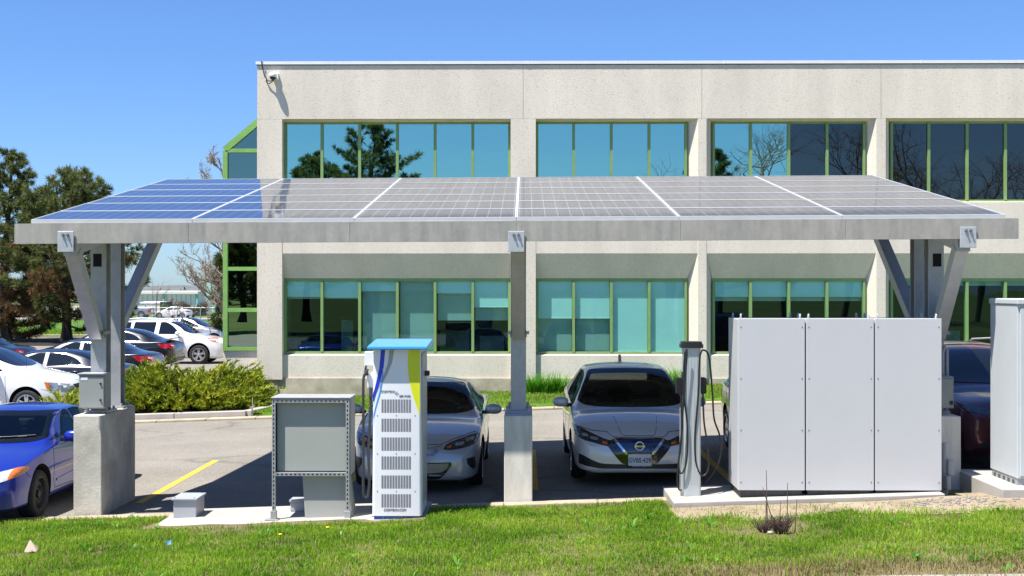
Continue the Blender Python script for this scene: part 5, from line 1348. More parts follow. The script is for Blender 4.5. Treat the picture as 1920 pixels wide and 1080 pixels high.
def simple_sedan(label, x, D, heading, pm_, roofrack=False, z=None, name='sedan_car'):
    c = car(name, label, (x, D, gz(x, D) if z is None else z), R(90*heading), SEDAN, pm_, [(.90, .32), (3.6, .32)])
    s = -heading
    near(c, s, 'side_window', [(1.55,.99,'c'),(2.5,1.0,'c'),(2.52,1.345,'c'),(2.35,1.34),(2.0,1.2)], CARGLASS, .008, step=.035)
    near(c, s, 'side_window', [(2.6,1.0,'c'),(3.4,1.04,'c'),(3.3,1.18),(3.0,1.32),(2.6,1.345,'c')], CARGLASS, .008, step=.035)
    patch(c, 'rear_window', sym([(0,1.10,'c'),(.45,1.10),(.60,1.13),(.56,1.28),(.50,1.34),(0,1.36,'c')]), 'rear', CARGLASS, .008, step=.035)
    patch(c, 'windshield', sym([(0,.975,'c'),(.45,.98),(.69,1.01),(.73,1.06),(.60,1.30),(.5,1.365),(0,1.375,'c')]), 'front', CARGLASS, .008, step=.035)
    near(c, s, 'tail_light', [(4.0,.92,'c'),(4.4,.90,'c'),(4.42,.76),(4.15,.78)], RED, .007)
    tl = [(.46,.90,'c'),(.72,.93),(.82,.93,'c'),(.82,.76),(.48,.78,'c')]
    for q in (1, -1): patch(c, 'tail_light', tl if q > 0 else mir(tl), 'rear', RED, .007)
    if roofrack:
        for yy in (2.2, 2.9):
            mb = MB(); mb.box(-.55, .55, yy-.02, yy+.02, 1.50, 1.53); [mb.box(q-.03, q+.03, yy-.06, yy+.06, 1.40, 1.50) for q in (-.5, .5)]; mb.build('roof_rack', M['black'], c.root)
    return c
silv3 = paint('pale_silver_paint', (.55,.56,.58), .5, .3)
simple_sedan('white car behind the white SUV, nose hidden by the green bay', at(432, 0, 55).x, 55, 1, whitep, z=-.30)
simple_sedan('pale silver car with roof bars beyond the white SUV', at(445, 0, 60).x, 60, 1, silv3, True, z=-.05)
simple_sedan('small white sedan far off on the road beyond the chain link fence', at(288, 0, 152).x, 152, -1, whitep)
c = None
# ---- grey pickup far off
PICK = dict(st=[(0,.6,.8,.9,.5,.45),(.06,.85,.9,1.0,.62,.42),(.3,.95,1.02,1.1,.7,.40),(1.1,1.0,1.12,1.2,.85,.40),(1.35,1.0,1.14,1.35,.8,.40),(1.9,1.0,1.16,1.85,.72,.40),(2.4,1.0,1.17,1.93,.68,.40),(3.4,1.0,1.18,1.90,.68,.40),(3.62,1.0,1.18,1.70,.7,.40),(3.72,1.0,1.18,1.22,.85,.40),(4.5,1.0,1.17,1.21,.9,.42),(5.6,.98,1.16,1.20,.9,.45),(5.72,.9,1.1,1.15,.8,.5)], crown=.05, rim=.6, archgap=.08)
greyp = paint('grey_pickup_paint', (.30,.31,.33), .5, .3)
c = car('pickup_truck', 'grey pickup truck far off beyond the fence beside the small white sedan', (at(287, 0, 150).x-5.72, 150, gz(-43, 150)), R(-90), PICK, greyp, [(1.0, .40), (4.6, .40)], 'pickup truck')
near(c, 1, 'side_window', [(1.75,1.25,'c'),(2.5,1.25,'c'),(2.5,1.75,'c'),(2.1,1.72)], CARGLASS, .005)
near(c, 1, 'side_window', [(2.6,1.25,'c'),(3.45,1.26,'c'),(3.4,1.72,'c'),(2.6,1.76,'c')], CARGLASS, .005)
near(c, 1, 'tail_light', [(5.35,1.10,'c'),(5.64,1.10,'c'),(5.66,.72,'c'),(5.4,.72,'c')], RED, .01)
patch(c, 'tail_light', [(.78,1.10,'c'),(.93,1.10,'c'),(.93,.72,'c'),(.78,.72,'c')], 'rear', RED, .01)
patch(c, 'rear_bumper', sym([(0,.52,'c'),(.85,.52,'c'),(.85,.66,'c'),(0,.66,'c')]), 'rear', CHROME, .02)
# ================================================================ VEGETATION
PINE = leaf_mat('pine_needles', [(.030,.048,.014),(.080,.105,.026),(.15,.175,.050),(.23,.25,.09)], .6, .35, .5)
PINEB = leaf_mat('dead_pine_needles', [(.12,.07,.025),(.22,.13,.055),(.32,.20,.09)], .7, .2, .6)
JUN = leaf_mat('juniper_leaves', [(.07,.135,.012),(.20,.27,.018),(.36,.40,.028),(.52,.50,.05)], .55, .25, 2.2)
GRASS = leaf_mat('grass_blades', [(.09,.22,.010),(.18,.36,.016),(.27,.46,.026),(.42,.56,.06)], .5, .5, 1.1)
DRYG = leaf_mat('dry_grass', [(.16,.14,.04),(.30,.25,.10),(.42,.34,.17)], .7, .3, 1.5)
LILY = leaf_mat('lily_leaves', [(.05,.17,.008),(.10,.30,.015),(.18,.42,.03)], .45, .4, 2)
BUD = leaf_mat('pale_buds', [(.22,.20,.13),(.38,.35,.24),(.50,.46,.33)], .7, .3, 2)
rng = np.random.default_rng(11)
def blades(P, D, Lh, Wd, bend=0.0, up=None):
    """narrow pointed blades: P base points, D unit directions, Lh lengths, Wd widths -> V,F(tri) arrays"""
    n = len(P); r = rng.normal(size=(n, 3)); side = np.cross(D, r); side /= (np.linalg.norm(side, axis=1, keepdims=True)+1e-9)
    tip = P+D*Lh[:, None]
    if bend: tip[:, 2] -= bend*Lh
    a = P-side*Wd[:, None]*.5; b = P+side*Wd[:, None]*.5
    V = np.stack([a, b, tip], 1).reshape(-1, 3); Fc = np.arange(n*3).reshape(-1, 3)
    return V, Fc
def grass_patch(name, label, n, xr, yr, zf, keep, h0, h1, wdt, mats, dryf, kind='stuff', thin=None):
    x = rng.uniform(xr[0], xr[1], n); y = rng.uniform(yr[0], yr[1], n)
    k = np.array([keep(a, b) for a, b in zip(x, y)]); m = rng.uniform(size=n) < k
    x, y = x[m], y[m]; n = len(x)
    z = np.array([zf(a, b) for a, b in zip(x, y)])
    hs = np.array([.45+.9*(noise.noise(Vector((a*.9, b*.9, 5)))*.5+.5)+.9*max(0, noise.noise(Vector((a*2.6, b*2.6, 1)))) for a, b in zip(x, y)])
    h = (h0+(h1-h0)*rng.uniform(size=n)**1.5)*np.clip(hs, .3, 2.2)
    ang_ = rng.uniform(0, 2*np.pi, n); lean = rng.uniform(.05, .75, n)
    dx, dy = np.cos(ang_)*lean, np.sin(ang_)*lean
    sa = rng.uniform(0, np.pi, n); sx_, sy_ = np.cos(sa)*wdt*rng.uniform(.6, 1.3, n)*.5, np.sin(sa)*wdt*rng.uniform(.6, 1.3, n)*.5
    V = np.zeros((n, 5, 3))
    V[:, 0] = np.stack([x-sx_, y-sy_, z-.005], 1); V[:, 1] = np.stack([x+sx_, y+sy_, z-.005], 1)
    mx_, my_ = x+dx*h*.35, y+dy*h*.35
    V[:, 2] = np.stack([mx_+sx_*.8, my_+sy_*.8, z+h*.6], 1); V[:, 3] = np.stack([mx_-sx_*.8, my_-sy_*.8, z+h*.6], 1)
    V[:, 4] = np.stack([x+dx*h, y+dy*h, z+h*(1-.22*lean)], 1)
    b = np.arange(n)*5
    Fc = np.concatenate([np.stack([b, b+1, b+2], 1), np.stack([b, b+2, b+3], 1), np.stack([b+3, b+2, b+4], 1)])
    dry = rng.uniform(size=n) < np.array([dryf(a, c_) for a, c_ in zip(x, y)])
    mi = np.concatenate([dry]*3).astype(np.int32)
    o = raw_mesh(name, V.reshape(-1, 3), Fc, 3, mats, mi); tag(o, label, None, None, kind); return o
def nz2(x, y, s, o=0): return noise.noise(Vector((x*s, y*s, o)))
PATCHES = [at(1445, 1010, 13.2).x, at(405, 1003, 15).x, at(425, 1015, 14.8).x]
pa = at(430, 1003, 14.6); pb_ = at(1445, 1010, 13.6)
def bare(x, y):
    v = 0.0
    s = (x-1.9)/4.5
    # sandy strip in front of the right hand pads
    if x > 1.7: v = max(v, sstep(13.9, 14.7, y+.9*nz2(x, y, 1.7, 2)-.06*(x-3.5))*(1.0+.35*nz2(x, y, 4, 9)))
    if x > 3.7: v = max(v, sstep(14.2, 14.9, y+.6*nz2(x, y, 1.2, 4)+.25))
    d = math.hypot((x-pb_.x)*.8, (y-13.3)*.7); v = max(v, 1-sstep(.2, .6, d+.35*nz2(x, y, 3, 1)))
    d = math.hypot((x-pa.x), (y-14.6)*.8); v = max(v, .95*(1-sstep(.15, .6, d+.3*nz2(x, y, 4, 3))))
    v = max(v, .75*sstep(.46, .62, nz2(x, y, 1.6, 7)))
    v = max(v, .9*sstep(15.85, 16.1, y+.15*nz2(x, y, 2, 8)) if -1.2 < x < 1.9 else 0)
    return clamp(v, 0, 1)
def dryness(x, y):
    near_walk = sstep(11.7, 10.8, y+.35*nz2(x, y, 1.3, 5)-.05*(x-3))
    return clamp(.05+.12*max(0, nz2(x, y, .8, 6))+.65*near_walk*sstep(.3, 2.2, x)+.2*near_walk, 0, .92)
def gkeep(x, y):
    nw = sstep(11.4, 10.6, y+.3*nz2(x, y, 1.5, 5))*sstep(.8, 2.5, x)
    k = (1-.93*bare(x, y))*(1-.55*nw)*(.72+.5*nz2(x, y, 2.3, 12))
    # nothing through the pads
    if 14.72 < y and at(318, 0, 15.9).x-.05 < x < at(800, 0, 15.5).x+.03: k *= .0 if y > 14.8 else .4
    if y > 15.2 and 1.75 < x < 5.2: k = 0
    if y > 14.82 and x > 5.45: k = 0
    return clamp(k, 0, 1)
grass_patch('grass', 'rough sunlit grass of the verge in the foreground', 420000, (-8.6, 7.6), (9.6, 16.1), bank, gkeep, .022, .075, .0075, [GRASS, DRYG], dryness)
# broad leaved weeds among the grass
rd_ = random.Random(77); wm = MB()
for k in range(420):
    x, y = rd_.uniform(-7.6, 7.0), rd_.uniform(10.6, 15.9)
    if rd_.random() > .35+.9*nz2(x, y, .9, 21) or bare(x, y) > .5 or gkeep(x, y) < .2: continue
    z = bank(x, y); nl = rd_.randint(5, 10); sz = rd_.uniform(.05, .13)
    for q in range(nl):
        a = 6.283*q/nl+rd_.uniform(-.4, .4); le = sz*rd_.uniform(.7, 1.2); w_ = le*rd_.uniform(.16, .28); up = rd_.uniform(.35, 1.1)
        d = Vector((math.cos(a), math.sin(a), 0)); s_ = Vector((-d.y, d.x, 0))*w_*.5; b0 = Vector((x, y, z))
        m1 = b0+d*le*.5+Vector((0, 0, le*up*.6)); m2 = b0+d*le+Vector((0, 0, le*up*.75))
        wm.quad(b0-s_*.4, b0+s_*.4, m1+s_, m1-s_); wm.add([m1-s_, m1+s_, m2], [(0,1,2)])
tag(wm.build('weeds', leaf_mat('weed_leaves', [(.04,.13,.010),(.09,.24,.016),(.17,.36,.03)], .45, .35, 2)), 'broad leaved weeds scattered through the grass verge', None, None, 'stuff')
# sandy soil where grass is worn away
xs_ = lin(1.2, 7.6, 65); ys_ = lin(13.0, 15.6, 27)
def soil_hole(x, y): return bare(x, y) < .3 or y < 13.95 or (y > 15.25 and x < 5.2)
sheet('worn_soil', xs_, ys_, lambda x, y: bank(x, y)+.008+.04*max(0, sstep(4.2, 5.2, x))*sstep(14.2, 15, y), M['soil'], hole=soil_hole)
# gravel mound stones
V = []; Fc = []
st_ = MB()
for k in range(300):
    x = random.gauss(4.85, .38); y = random.gauss(14.8, .30); r = random.uniform(.006, .019)
    if y > 15.15: continue
    z = bank(x, y)+.008+.04*max(0, sstep(4.2, 5.2, x))*sstep(14.2, 15, y)
    ellipsoid(st_, (x, y, z+r*.3), r*random.uniform(.8, 1.4), r, r*.7, 2.2, 6)
tag(st_.build('gravel', M['gravel']), 'grey gravel stones spilled between the white cabinets and the right pad', None, None, 'stuff')
sheet('sidewalk', lin(-16, 16, 33), lin(4.6, 10.36, 13), lambda x, y: bank(x, y)+.025, M['walk'])
# lawn by the building
grass_patch('lawn_grass', 'short mown grass along the foot of the office building', 42000, (at(474, 0, 29).x, 9.0), (28.98, 32.2), lawnz, lambda x, y: .9, .04, .10, .014, [GRASS, DRYG], lambda x, y: .25)
# strap leaved plants by the wall
def strap_plant(x, y, z, h, n, lab, gl):
    mb = MB()
    for k in range(n):
        a = random.uniform(0, 6.283); le = h*random.uniform(.75, 1.25); sp = random.uniform(.25, .75); w_ = random.uniform(.018, .03)
        d = Vector((math.cos(a), math.sin(a), 0)); s_ = Vector((-d.y, d.x, 0))*w_*.5
        b0 = Vector((x, y, z))+d*random.uniform(0, .12)+Vector((random.uniform(-.1, .1), random.uniform(-.1, .1), 0)); pts = []
        for j in range(5):
            t = j/4; pts.append(b0+d*(sp*le*t*t)+Vector((0, 0, le*(t-.42*t*t*sp*1.6))))
        for j in range(4):
            w0, w1 = 1-j/4*.8, 1-(j+1)/4*.95
            mb.quad(pts[j]-s_*w0, pts[j]+s_*w0, pts[j+1]+s_*w1, pts[j+1]-s_*w1)
    o = mb.build('strap_leaf_plant', LILY, None, (x, y, z)); tag(o, lab, 'plant', gl); return o
gl = 'strap leaved plants along the wall'
i = 0
for px in (993, 1006, 1018, 1030, 1042, 1054, 1244, 1256, 1268, 1280):
    p = at(px, 0, 31.4); z = lawnz(p.x, 31.4)
    strap_plant(p.x, 31.4+random.uniform(-.15, .15), z, .62, 75, 'clump of bright green strap leaves at the wall left of the pale silver hatchback' if px < 1100 else 'clump of bright green strap leaves at the wall right of the pale silver hatchback', gl+(' left of the hatchback' if px < 1100 else ' right of the hatchback'))

def clump_cloud(cs, rs, per, ln, wd, dirs=None, droop=0.0, upb=.3):
    """foliage tufts: centres cs, radii rs, per blades each, radiating outwards"""
    n = len(cs); P = np.repeat(cs, per, 0); rr_ = np.repeat(rs, per)
    d = rng.normal(size=(n*per, 3)); d[:, 2] += upb
    if dirs is not None: d += np.repeat(dirs, per, 0)*1.2
    d /= np.linalg.norm(d, axis=1, keepdims=True)
    base = P+d*(rr_*rng.uniform(0, .55, n*per))[:, None]
    return blades(base, d, ln*rng.uniform(.6, 1.2, n*per), wd*rng.uniform(.7, 1.3, n*per), droop)
def pine(name, label, base, H, rad, seed, brown=0.0, lean=0, low=.14, dens=1.0, group=None, trunk_r=.26, blade=.30, bw=.04):
    rd = random.Random(seed)
    root = empty(name, base, 0, label, 'tree', group); mb = MB()
    path = []; rs = []
    for k in range(14):
        t = k/13; path.append(Vector((lean*t+.18*math.sin(t*5+seed), .15*math.cos(t*4+seed)-.15, H*.97*t))); rs.append(trunk_r*(1-t)**.8+.02)
    rs[0] *= 1.4
    mb.tube(path, rs, 9)
    mb.build('trunk', M['bark'], root)
    def tp(t):
        f = t*13; i = min(int(f), 12); return path[i].lerp(path[i+1], f-i)
    lim = MB(); C = []; Rr = []; Dd = []; Br = []
    nl = int(46*dens**.5)
    for i in range(nl):
        t = low+(1-low)*(i/nl)**.92*.98
        a = i*2.39996+rd.uniform(-.5, .5)
        prof = (1-((t-.25)/.75)**1.5 if t > .25 else .75+.25*(t-low)/(.25-low+1e-6))
        Ln = rad*max(.10, prof)*rd.uniform(.62, 1.12)
        d = Vector((math.cos(a), math.sin(a), 0)); o = tp(min(t, .97))
        up = .10+.55*t+rd.uniform(-.1, .12)
        pts = [o+d*(Ln*s)+Vector((0, 0, Ln*(up*s+ .12*s*s-.16*math.sin(s*3)*(1-t)))) for s in (0, .25, .5, .75, 1)]
        r0 = .05*(1-t)+.018
        lim.tube(pts, [r0, r0*.8, r0*.6, r0*.4, r0*.2], 5)
        isb = rd.random() < brown*max(0, 1.25-2.6*t)
        nb = max(3, int(Ln/.34*dens))
        for k in range(nb):
            s = .28+.72*(k+.5)/nb; f = s*4; j = min(int(f), 3); q = pts[j].lerp(pts[j+1], f-j)
            for side in (-1, 0, 1):
                if rd.random() < .12: continue
                off = Vector((-d.y, d.x, 0))*side*Ln*.30*(1.15-s*.6)*rd.uniform(.4, 1.1)+d*rd.uniform(-.1, .25)+Vector((0, 0, rd.uniform(-.05, .22)))
                e = q+off
                if side: lim.tube([q, q.lerp(e, .5)+Vector((0,0,.04)), e], [r0*.3, r0*.22, r0*.12], 3, cap=False)
                C.append(e); Rr.append(rd.uniform(.22, .42)*(1-.25*t)); Dd.append(d+Vector((0, 0, .5))); Br.append(isb if rd.random() > .2 else (rd.random() < brown*.3 and t < .45))
    for k in range(8):
        C.append(tp(.97)+Vector((rd.uniform(-.15, .15), rd.uniform(-.15, .15), rd.uniform(-.5, .35)))); Rr.append(.25); Dd.append(Vector((0, 0, 1))); Br.append(False)
    lim.build('limb', M['bark'], root)
    C = np.array([tuple(v) for v in C]); Rr = np.array(Rr); Dd = np.array([tuple(v) for v in Dd]); Br = np.array(Br)
    per = 46
    V, Fc = clump_cloud(C, Rr*1.0, per, blade, bw, Dd, .05, .25)
    raw_mesh('crown', V, Fc, 3, [PINE, PINEB], np.repeat(Br.astype(np.int32), per), parent=root)
    return root
b1 = at(16, 0, 74); b2 = at(121, 0, 72)
pine('pine_tree', 'tall pine with a pointed dark green top and browned lower limbs at the left edge', (b1.x, 74, gz(b1.x, 74)), 11.2, 3.9, 3, .95, dens=1.75, low=.035)
pine('pine_tree', 'broad dark green pine behind the left end of the canopy', (b2.x, 72, gz(b2.x, 72)), 9.9, 4.9, 8, .35, lean=.6, dens=1.75, low=.10)
# juniper bush at the building corner
def juniper(base, label):
    root = empty('juniper_bush', base, 0, label, 'bush')
    P = []; D_ = []; mb = MB(); rd = random.Random(5)
    for k in range(620):
        u = rd.uniform(-1, 1); v = rd.uniform(-1, 1)
        if u*u+v*v*.9 > 1: continue
        X = u*2.1; Y = v*1.25
        top = 1.12*(1-.55*u*u*u*u-.45*v*v)*(.8+.35*noise.noise(Vector((X*1.1, Y*1.1, 2))))+.12
        d = Vector((u*.9+rd.uniform(-.5, .5), v*.8-.15+rd.uniform(-.4, .4), rd.uniform(.25, .9))).normalized()
        for lv in range(rd.choice((2, 3, 3, 4))):
            z = top*(1-.28*lv)*rd.uniform(.85, 1.02)
            o = Vector((X+rd.uniform(-.1, .1)+u*.12*lv, Y-(.05)*lv+rd.uniform(-.1, .1), max(.10, z-.25)))
            ln = rd.uniform(.28, .52)
            if lv == 0 and rd.random() < .05: ln *= 1.4
            n_ = 34
            for q in range(n_):
                t = (q+.5)/n_; pt = o+d*(ln*t)+Vector((0, 0, -.10*t*t))
                sd_ = Vector((rd.gauss(0, 1), rd.gauss(0, 1), rd.gauss(.25, .6))).normalized()
                P.append(tuple(pt)); D_.append(tuple((d*.9+sd_*.75).normalized()))
        mb.tube([Vector((X*.3, Y*.3, 0)), Vector((X*.7, Y*.7, top*.45)), Vector((X, Y, top*.8))], [.02, .014, .006], 4)
    mb.build('stem', M['bark'], root)
    P = np.array(P); D_ = np.array(D_); n = len(P)
    V, Fc = blades(P, D_, rng.uniform(.07, .16, n), rng.uniform(.022, .042, n), .05)
    raw_mesh('foliage', V, Fc, 3, [JUN], parent=root); return root
bc_ = at(332, 0, 30.6); juniper((bc_.x, 30.75, gz(bc_.x, 30)+.10), 'wide yellow green juniper bush at the left corner of the office building')
# low juniper sprig seen between the minivan and the left pier
bc2 = at(140, 0, 30.0)
def small_juniper(base, label):
    root = empty('juniper_bush', base, 0, label, 'bush'); rd = random.Random(9); P = []; D_ = []
    for k in range(60):
        a = rd.uniform(0, 6.28); r = rd.uniform(0, .55); o = Vector((math.cos(a)*r, math.sin(a)*r, rd.uniform(.1, .5))); d = Vector((math.cos(a), math.sin(a), .6)).normalized()
        for q in range(30):
            t = q/30; sd_ = Vector((rd.gauss(0, 1), rd.gauss(0, 1), rd.gauss(.2, .6))).normalized(); P.append(tuple(o+d*.35*t)); D_.append(tuple((d+sd_*.8).normalized()))
    n = len(P); V, Fc = blades(np.array(P), np.array(D_), rng.uniform(.07, .16, n), rng.uniform(.022, .042, n), .05)
    raw_mesh('foliage', V, Fc, 3, [JUN], parent=root)
small_juniper((bc2.x, 29.3, gz(bc2.x, 29.3)+.1), 'small juniper sprig between the white minivan and the left pier')
# dead shrub by the building corner
def twigs(base, n, h, spread, mt, label, cat, r=.006, name='dry_shrub', seed=1):
    rd = random.Random(seed); mb = MB()
    for k in range(n):
        a = rd.uniform(0, 6.28); s = rd.uniform(.1, 1)*spread; d = Vector((math.cos(a)*s, math.sin(a)*s, 1)); hh = h*rd.uniform(.4, 1.1); b = Vector((math.cos(a)*s*.25*h, math.sin(a)*s*.25*h, 0))
        pts = [b, b+d*hh*.5+Vector((rd.uniform(-.02, .02), rd.uniform(-.02, .02), 0)), b+d*hh]
        mb.tube(pts, [r, r*.7, r*.4], 4)
        for q in range(3):
            f = rd.uniform(.3, .95); p = b+d*hh*f; e = p+Vector((rd.uniform(-1, 1), rd.uniform(-1, 1), rd.uniform(.2, 1)))*hh*.22; mb.tube([p, e], [r*.5, r*.25], 3)
    o = mb.build(name, mt); o.location = base; tag(o, label, cat); return o
p = at(496, 0, 31.5); twigs((p.x, 31.5, gz(p.x, 31)+.1), 60, .62, .5, M['drytwig'], 'bare brown shrub against the wall footing beside the juniper', 'shrub', seed=2)
# cut back twig clump in the foreground grass
p = at(1430, 0, 13.2); twigs((p.x, 13.15, bank(p.x, 13.15)), 55, .13, .9, M['drytwig'], 'cut back brown shrub stubble left of the tall dead stems', 'shrub', .005, 'dry_shrub', 3)
p = at(1461, 0, 13.1); twigs((p.x, 13.05, bank(p.x, 13.05)), 120, .17, .9, M['drytwig'], 'cut back brown twig clump with tall dead stems in the grass', 'shrub', .005, 'dry_shrub', 4)
ob = bpy.data.objects[-1] if False else None
st_ = MB(); z0 = bank(p.x, 13.05)
for (dx, dy, h, lx) in ((-.10, .1, .62, -.02), (-.03, .0, .46, -.30), (.09, .05, .50, .01), (.02, .1, .30, .05), (-.13,.05,.40,.03), (.16,.0,.34,.06)):
    st_.tube([(p.x+dx, 13.1+dy, z0), (p.x+dx+lx*h*.5, 13.1+dy, z0+h*.5), (p.x+dx+lx*h, 13.1+dy, z0+h)], [.007, .005, .003], 5)
tag(st_.build('dead_stem', M['drytwig']), 'tall thin dead stems standing out of the brown twig clump', 'dead stems')
# bare tree behind the green bay
def bare_tree(name, label, base, h, seed, reach, first=(0, 0, 1), bud=True, r0=.13, depth=5, col=None, spread=.65):
    rd = random.Random(seed); root = empty(name, base, 0, label, 'tree'); mb = MB(); tips = []; tr = MB()
    def grow(p, d, ln, r, lv):
        pts = [p]; q = p.copy(); dd = d.copy()
        for k in range(4):
            dd = (dd+Vector((rd.uniform(-.16, .16), rd.uniform(-.16, .16), rd.uniform(-.05, .14)))).normalized(); q = q+dd*(ln/4); pts.append(q.copy())
        (tr if lv == 0 else mb).tube(pts, [r*(1-.11*k) for k in range(5)], 6 if lv < 2 else 3, cap=False)
        if lv >= depth-2: tips.extend(pts[1:])
        if lv >= depth: return
        nchild = 4 if lv < 2 else 3
        for k in range(nchild):
            f = rd.uniform(.35, 1.0) if k else 1.0; i = min(int(f*4), 3); s = pts[i].lerp(pts[i+1], f*4-i) if f < 1 else pts[-1]
            nd = (dd*.75+Vector((rd.gauss(0, spread), rd.gauss(0, spread), rd.gauss(.1, .35)))+Vector(reach)*.12).normalized()
            grow(s, nd, ln*rd.uniform(.55, .82), r*rd.uniform(.45, .65), lv+1)
    grow(Vector((0, 0, -.1)), Vector(first).normalized(), h*.36, r0, 0)
    tr.build('trunk', col or M['twig'], root); mb.build('branch', col or M['twig'], root)
    if bud:
        tp_ = np.array([tuple(t) for t in tips]); tp_ = np.repeat(tp_, 3, 0)+rng.normal(size=(len(tips)*3, 3))*.05
        d = rng.normal(size=tp_.shape); d /= np.linalg.norm(d, axis=1, keepdims=True)
        V, Fc = blades(tp_, d, rng.uniform(.05, .12, len(tp_)), rng.uniform(.03, .06, len(tp_)))
        raw_mesh('bud_cluster', V, Fc, 3, [BUD], parent=root)
    return root
def budding_tree(base, label):
    rd = random.Random(4); root = empty('bare_tree', base, 0, label, 'tree'); mb = MB(); tr = MB(); tips = []
    path = [Vector((.1*math.sin(k), 0, k*1.06-.1)) for k in range(9)]; tr.tube(path, [.17-.016*k for k in range(9)], 8); tr.build('trunk', M['twig'], root)
    def limb(p, d, ln, r, lv):
        pts = [p.copy()]; q = p.copy(); dd = d.copy()
        for k in range(5):
            dd = (dd+Vector((rd.gauss(0, .13), rd.gauss(0, .13), rd.gauss(.05, .13)))).normalized(); q = q+dd*(ln/5); pts.append(q.copy())
        mb.tube(pts, [max(.006, r*(1-.16*k)) for k in range(6)], 5 if lv == 0 else 3, cap=False)
        if lv > 0: tips.extend(pts[1:])
        if lv >= 3: return
        for k in range(7 if lv == 0 else 4):
            f = rd.uniform(.2, 1)*5; i = min(int(f), 4); s = pts[i].lerp(pts[i+1], f-i)
            nd = (dd*.8+Vector((rd.gauss(0, .5), rd.gauss(0, .5), rd.gauss(.25, .35)))).normalized()
            limb(s, nd, ln*rd.uniform(.35, .6), r*.5, lv+1)
    for k in range(15):
        z = .9+7.2*k/15+rd.uniform(-.2, .2); a = rd.choice((180, 180, 180, 0))+rd.uniform(-55, 55)
        ln = (2.3-.16*z)*rd.uniform(.75, 1.1)
        limb(Vector((0, 0, z)), Vector((math.cos(R(a)), math.sin(R(a)), .25+.07*z)).normalized(), ln, .05, 0)
    mb.build('branch', M['twig'], root)
    tp_ = np.array([tuple(t) for t in tips]); tp_ = tp_[::2]+rng.normal(size=tp_[::2].shape)*.05
    d = rng.normal(size=tp_.shape); d /= np.linalg.norm(d, axis=1, keepdims=True)
    V, Fc = blades(tp_, d, rng.uniform(.04, .09, len(tp_)), rng.uniform(.02, .04, len(tp_))); raw_mesh('bud_cluster', V, Fc, 3, [BUD], parent=root)
pt = at(427, 0, 50); budding_tree((pt.x, 50, gz(pt.x, 50)), 'budding bare tree with spreading branches behind the green glazed bay')
pt = at(289, 0, 90); bare_tree('sapling', 'thin leafless sapling standing in front of the far white hangar', (pt.x, 90, gz(pt.x, 90)), 5.2, 5, (0, 0, .6), (0, 0, 1), False, .035, 3, spread=.3)
# shrub of dark needles just showing beside the bay
pt = at(434, 0, 60); pine('pine_tree', 'pine mostly hidden behind the green glazed bay and the bare branches', (pt.x, 60, gz(pt.x, 60)), 4.6, 1.0, 31, .0, dens=1.0, low=.1)
# trees across the street behind the viewpoint, seen only as reflections in the upper glass
for (x, y, H, rad, sd_) in ((-10.2, -20, 14.0, 5.2, 41), (-14.6, -22, 11.6, 5.0, 42), (12.6, -20, 11.8, 3.6, 44), (-19.3, -20, 5.8, 3.6, 45)):
    pine('pine_tree', {41: 'tall pine across the street mirrored in the upper left office windows', 45: 'low bushy pine across the street mirrored in the green glazed bay', 42: 'lower pine across the street mirrored at the upper left corner window', 44: 'pine across the street mirrored in the upper right office windows'}[sd_], (x, y, .4), H, rad, sd_, 0, dens=1.5, low=.2)
for (x, y, H, sd_) in ((17.2, -21, 15, 51), (21.5, -22, 17, 52), (25.5, -20, 17, 53), (30, -21, 16, 54)):
    bare_tree('bare_tree', {51: 'leafless tree across the street mirrored in the third upper window bay', 52: 'leafless tree across the street mirrored just right of the third upper bay', 53: 'leafless tree across the street mirrored in the fourth upper bay', 54: 'leafless tree across the street mirrored at the right end of the upper windows'}[sd_], (x, y, .4), H, sd_, (0, 0, .2), (0, 0, 1), False, .26, 6, col=M['twig'], spread=.8)

# ================================================================ FAR GROUND, ROADS, BUILDINGS
def strip(name, x0, x1, y0, y1, m, dz, kind='structure'):
    return sheet(name, lin(x0, x1, max(2, int((x1-x0)/6)+1)), lin(y0, y1, max(2, int((y1-y0)/4)+1)), lambda x, y: gz(x, y)+dz, m)
strip('far_verge', -75, 0, 82, 138, M['lawn'], -.06)
kb_ = kerb('far_kerb', [(-70, 81.8, 0), (-2, 81.8, 0)], .3, .12, M['curb'], '')
grass_patch('verge_grass', 'sunlit grass beyond the far road behind the pines', 26000, (-60, -12), (82.2, 100), lambda x, y: gz(x, y)-.05, lambda x, y: 1, .08, .16, .06, [GRASS, DRYG], lambda x, y: .1)
strip('island', -34, -17, 66, 77.5, M['mulch_dark_ground'], .02)  # sheet of dark ground around the pine trunks
strip('distant_road', -110, 20, 146, 160, M['road'], -.05)
strip('distant_verge', -110, 20, 160, 176, M['lawn'], -.05)
strip('apron', -180, 40, 200, 380, M['road'], -.06)
# fence
fy_ = 140.0; fx0, fx1 = at(236, 0, fy_).x, at(470, 0, fy_).x
fr_ = empty('chain_link_fence', ((fx0+fx1)/2, fy_, gz(-38, fy_)), 0, 'long chain link fence with steel rail in front of the distant road', 'fence'); O = fr_.location
mb = MB(); zt = at(0, 577, fy_).z; mb.tube([(fx0, fy_, zt), (fx1, fy_, zt)], .05, 5); mb.build('rail', M['galv'], fr_, O)
for px in (243, 287, 333, 376, 420, 463):
    X = at(px, 0, fy_).x; mb = MB(); mb.tube([(X, fy_, gz(X, fy_)-.3), (X, fy_, zt+.05)], .06, 5); mb.build('post', M['galv'], fr_, O)
mesh_m, nt, b = new_mat('chain_mesh'); nt.nodes.remove(b); tr_ = N(nt, 'ShaderNodeBsdfTransparent'); df = N(nt, 'ShaderNodeBsdfDiffuse'); df.inputs[0].default_value = (.4,.4,.4,1)
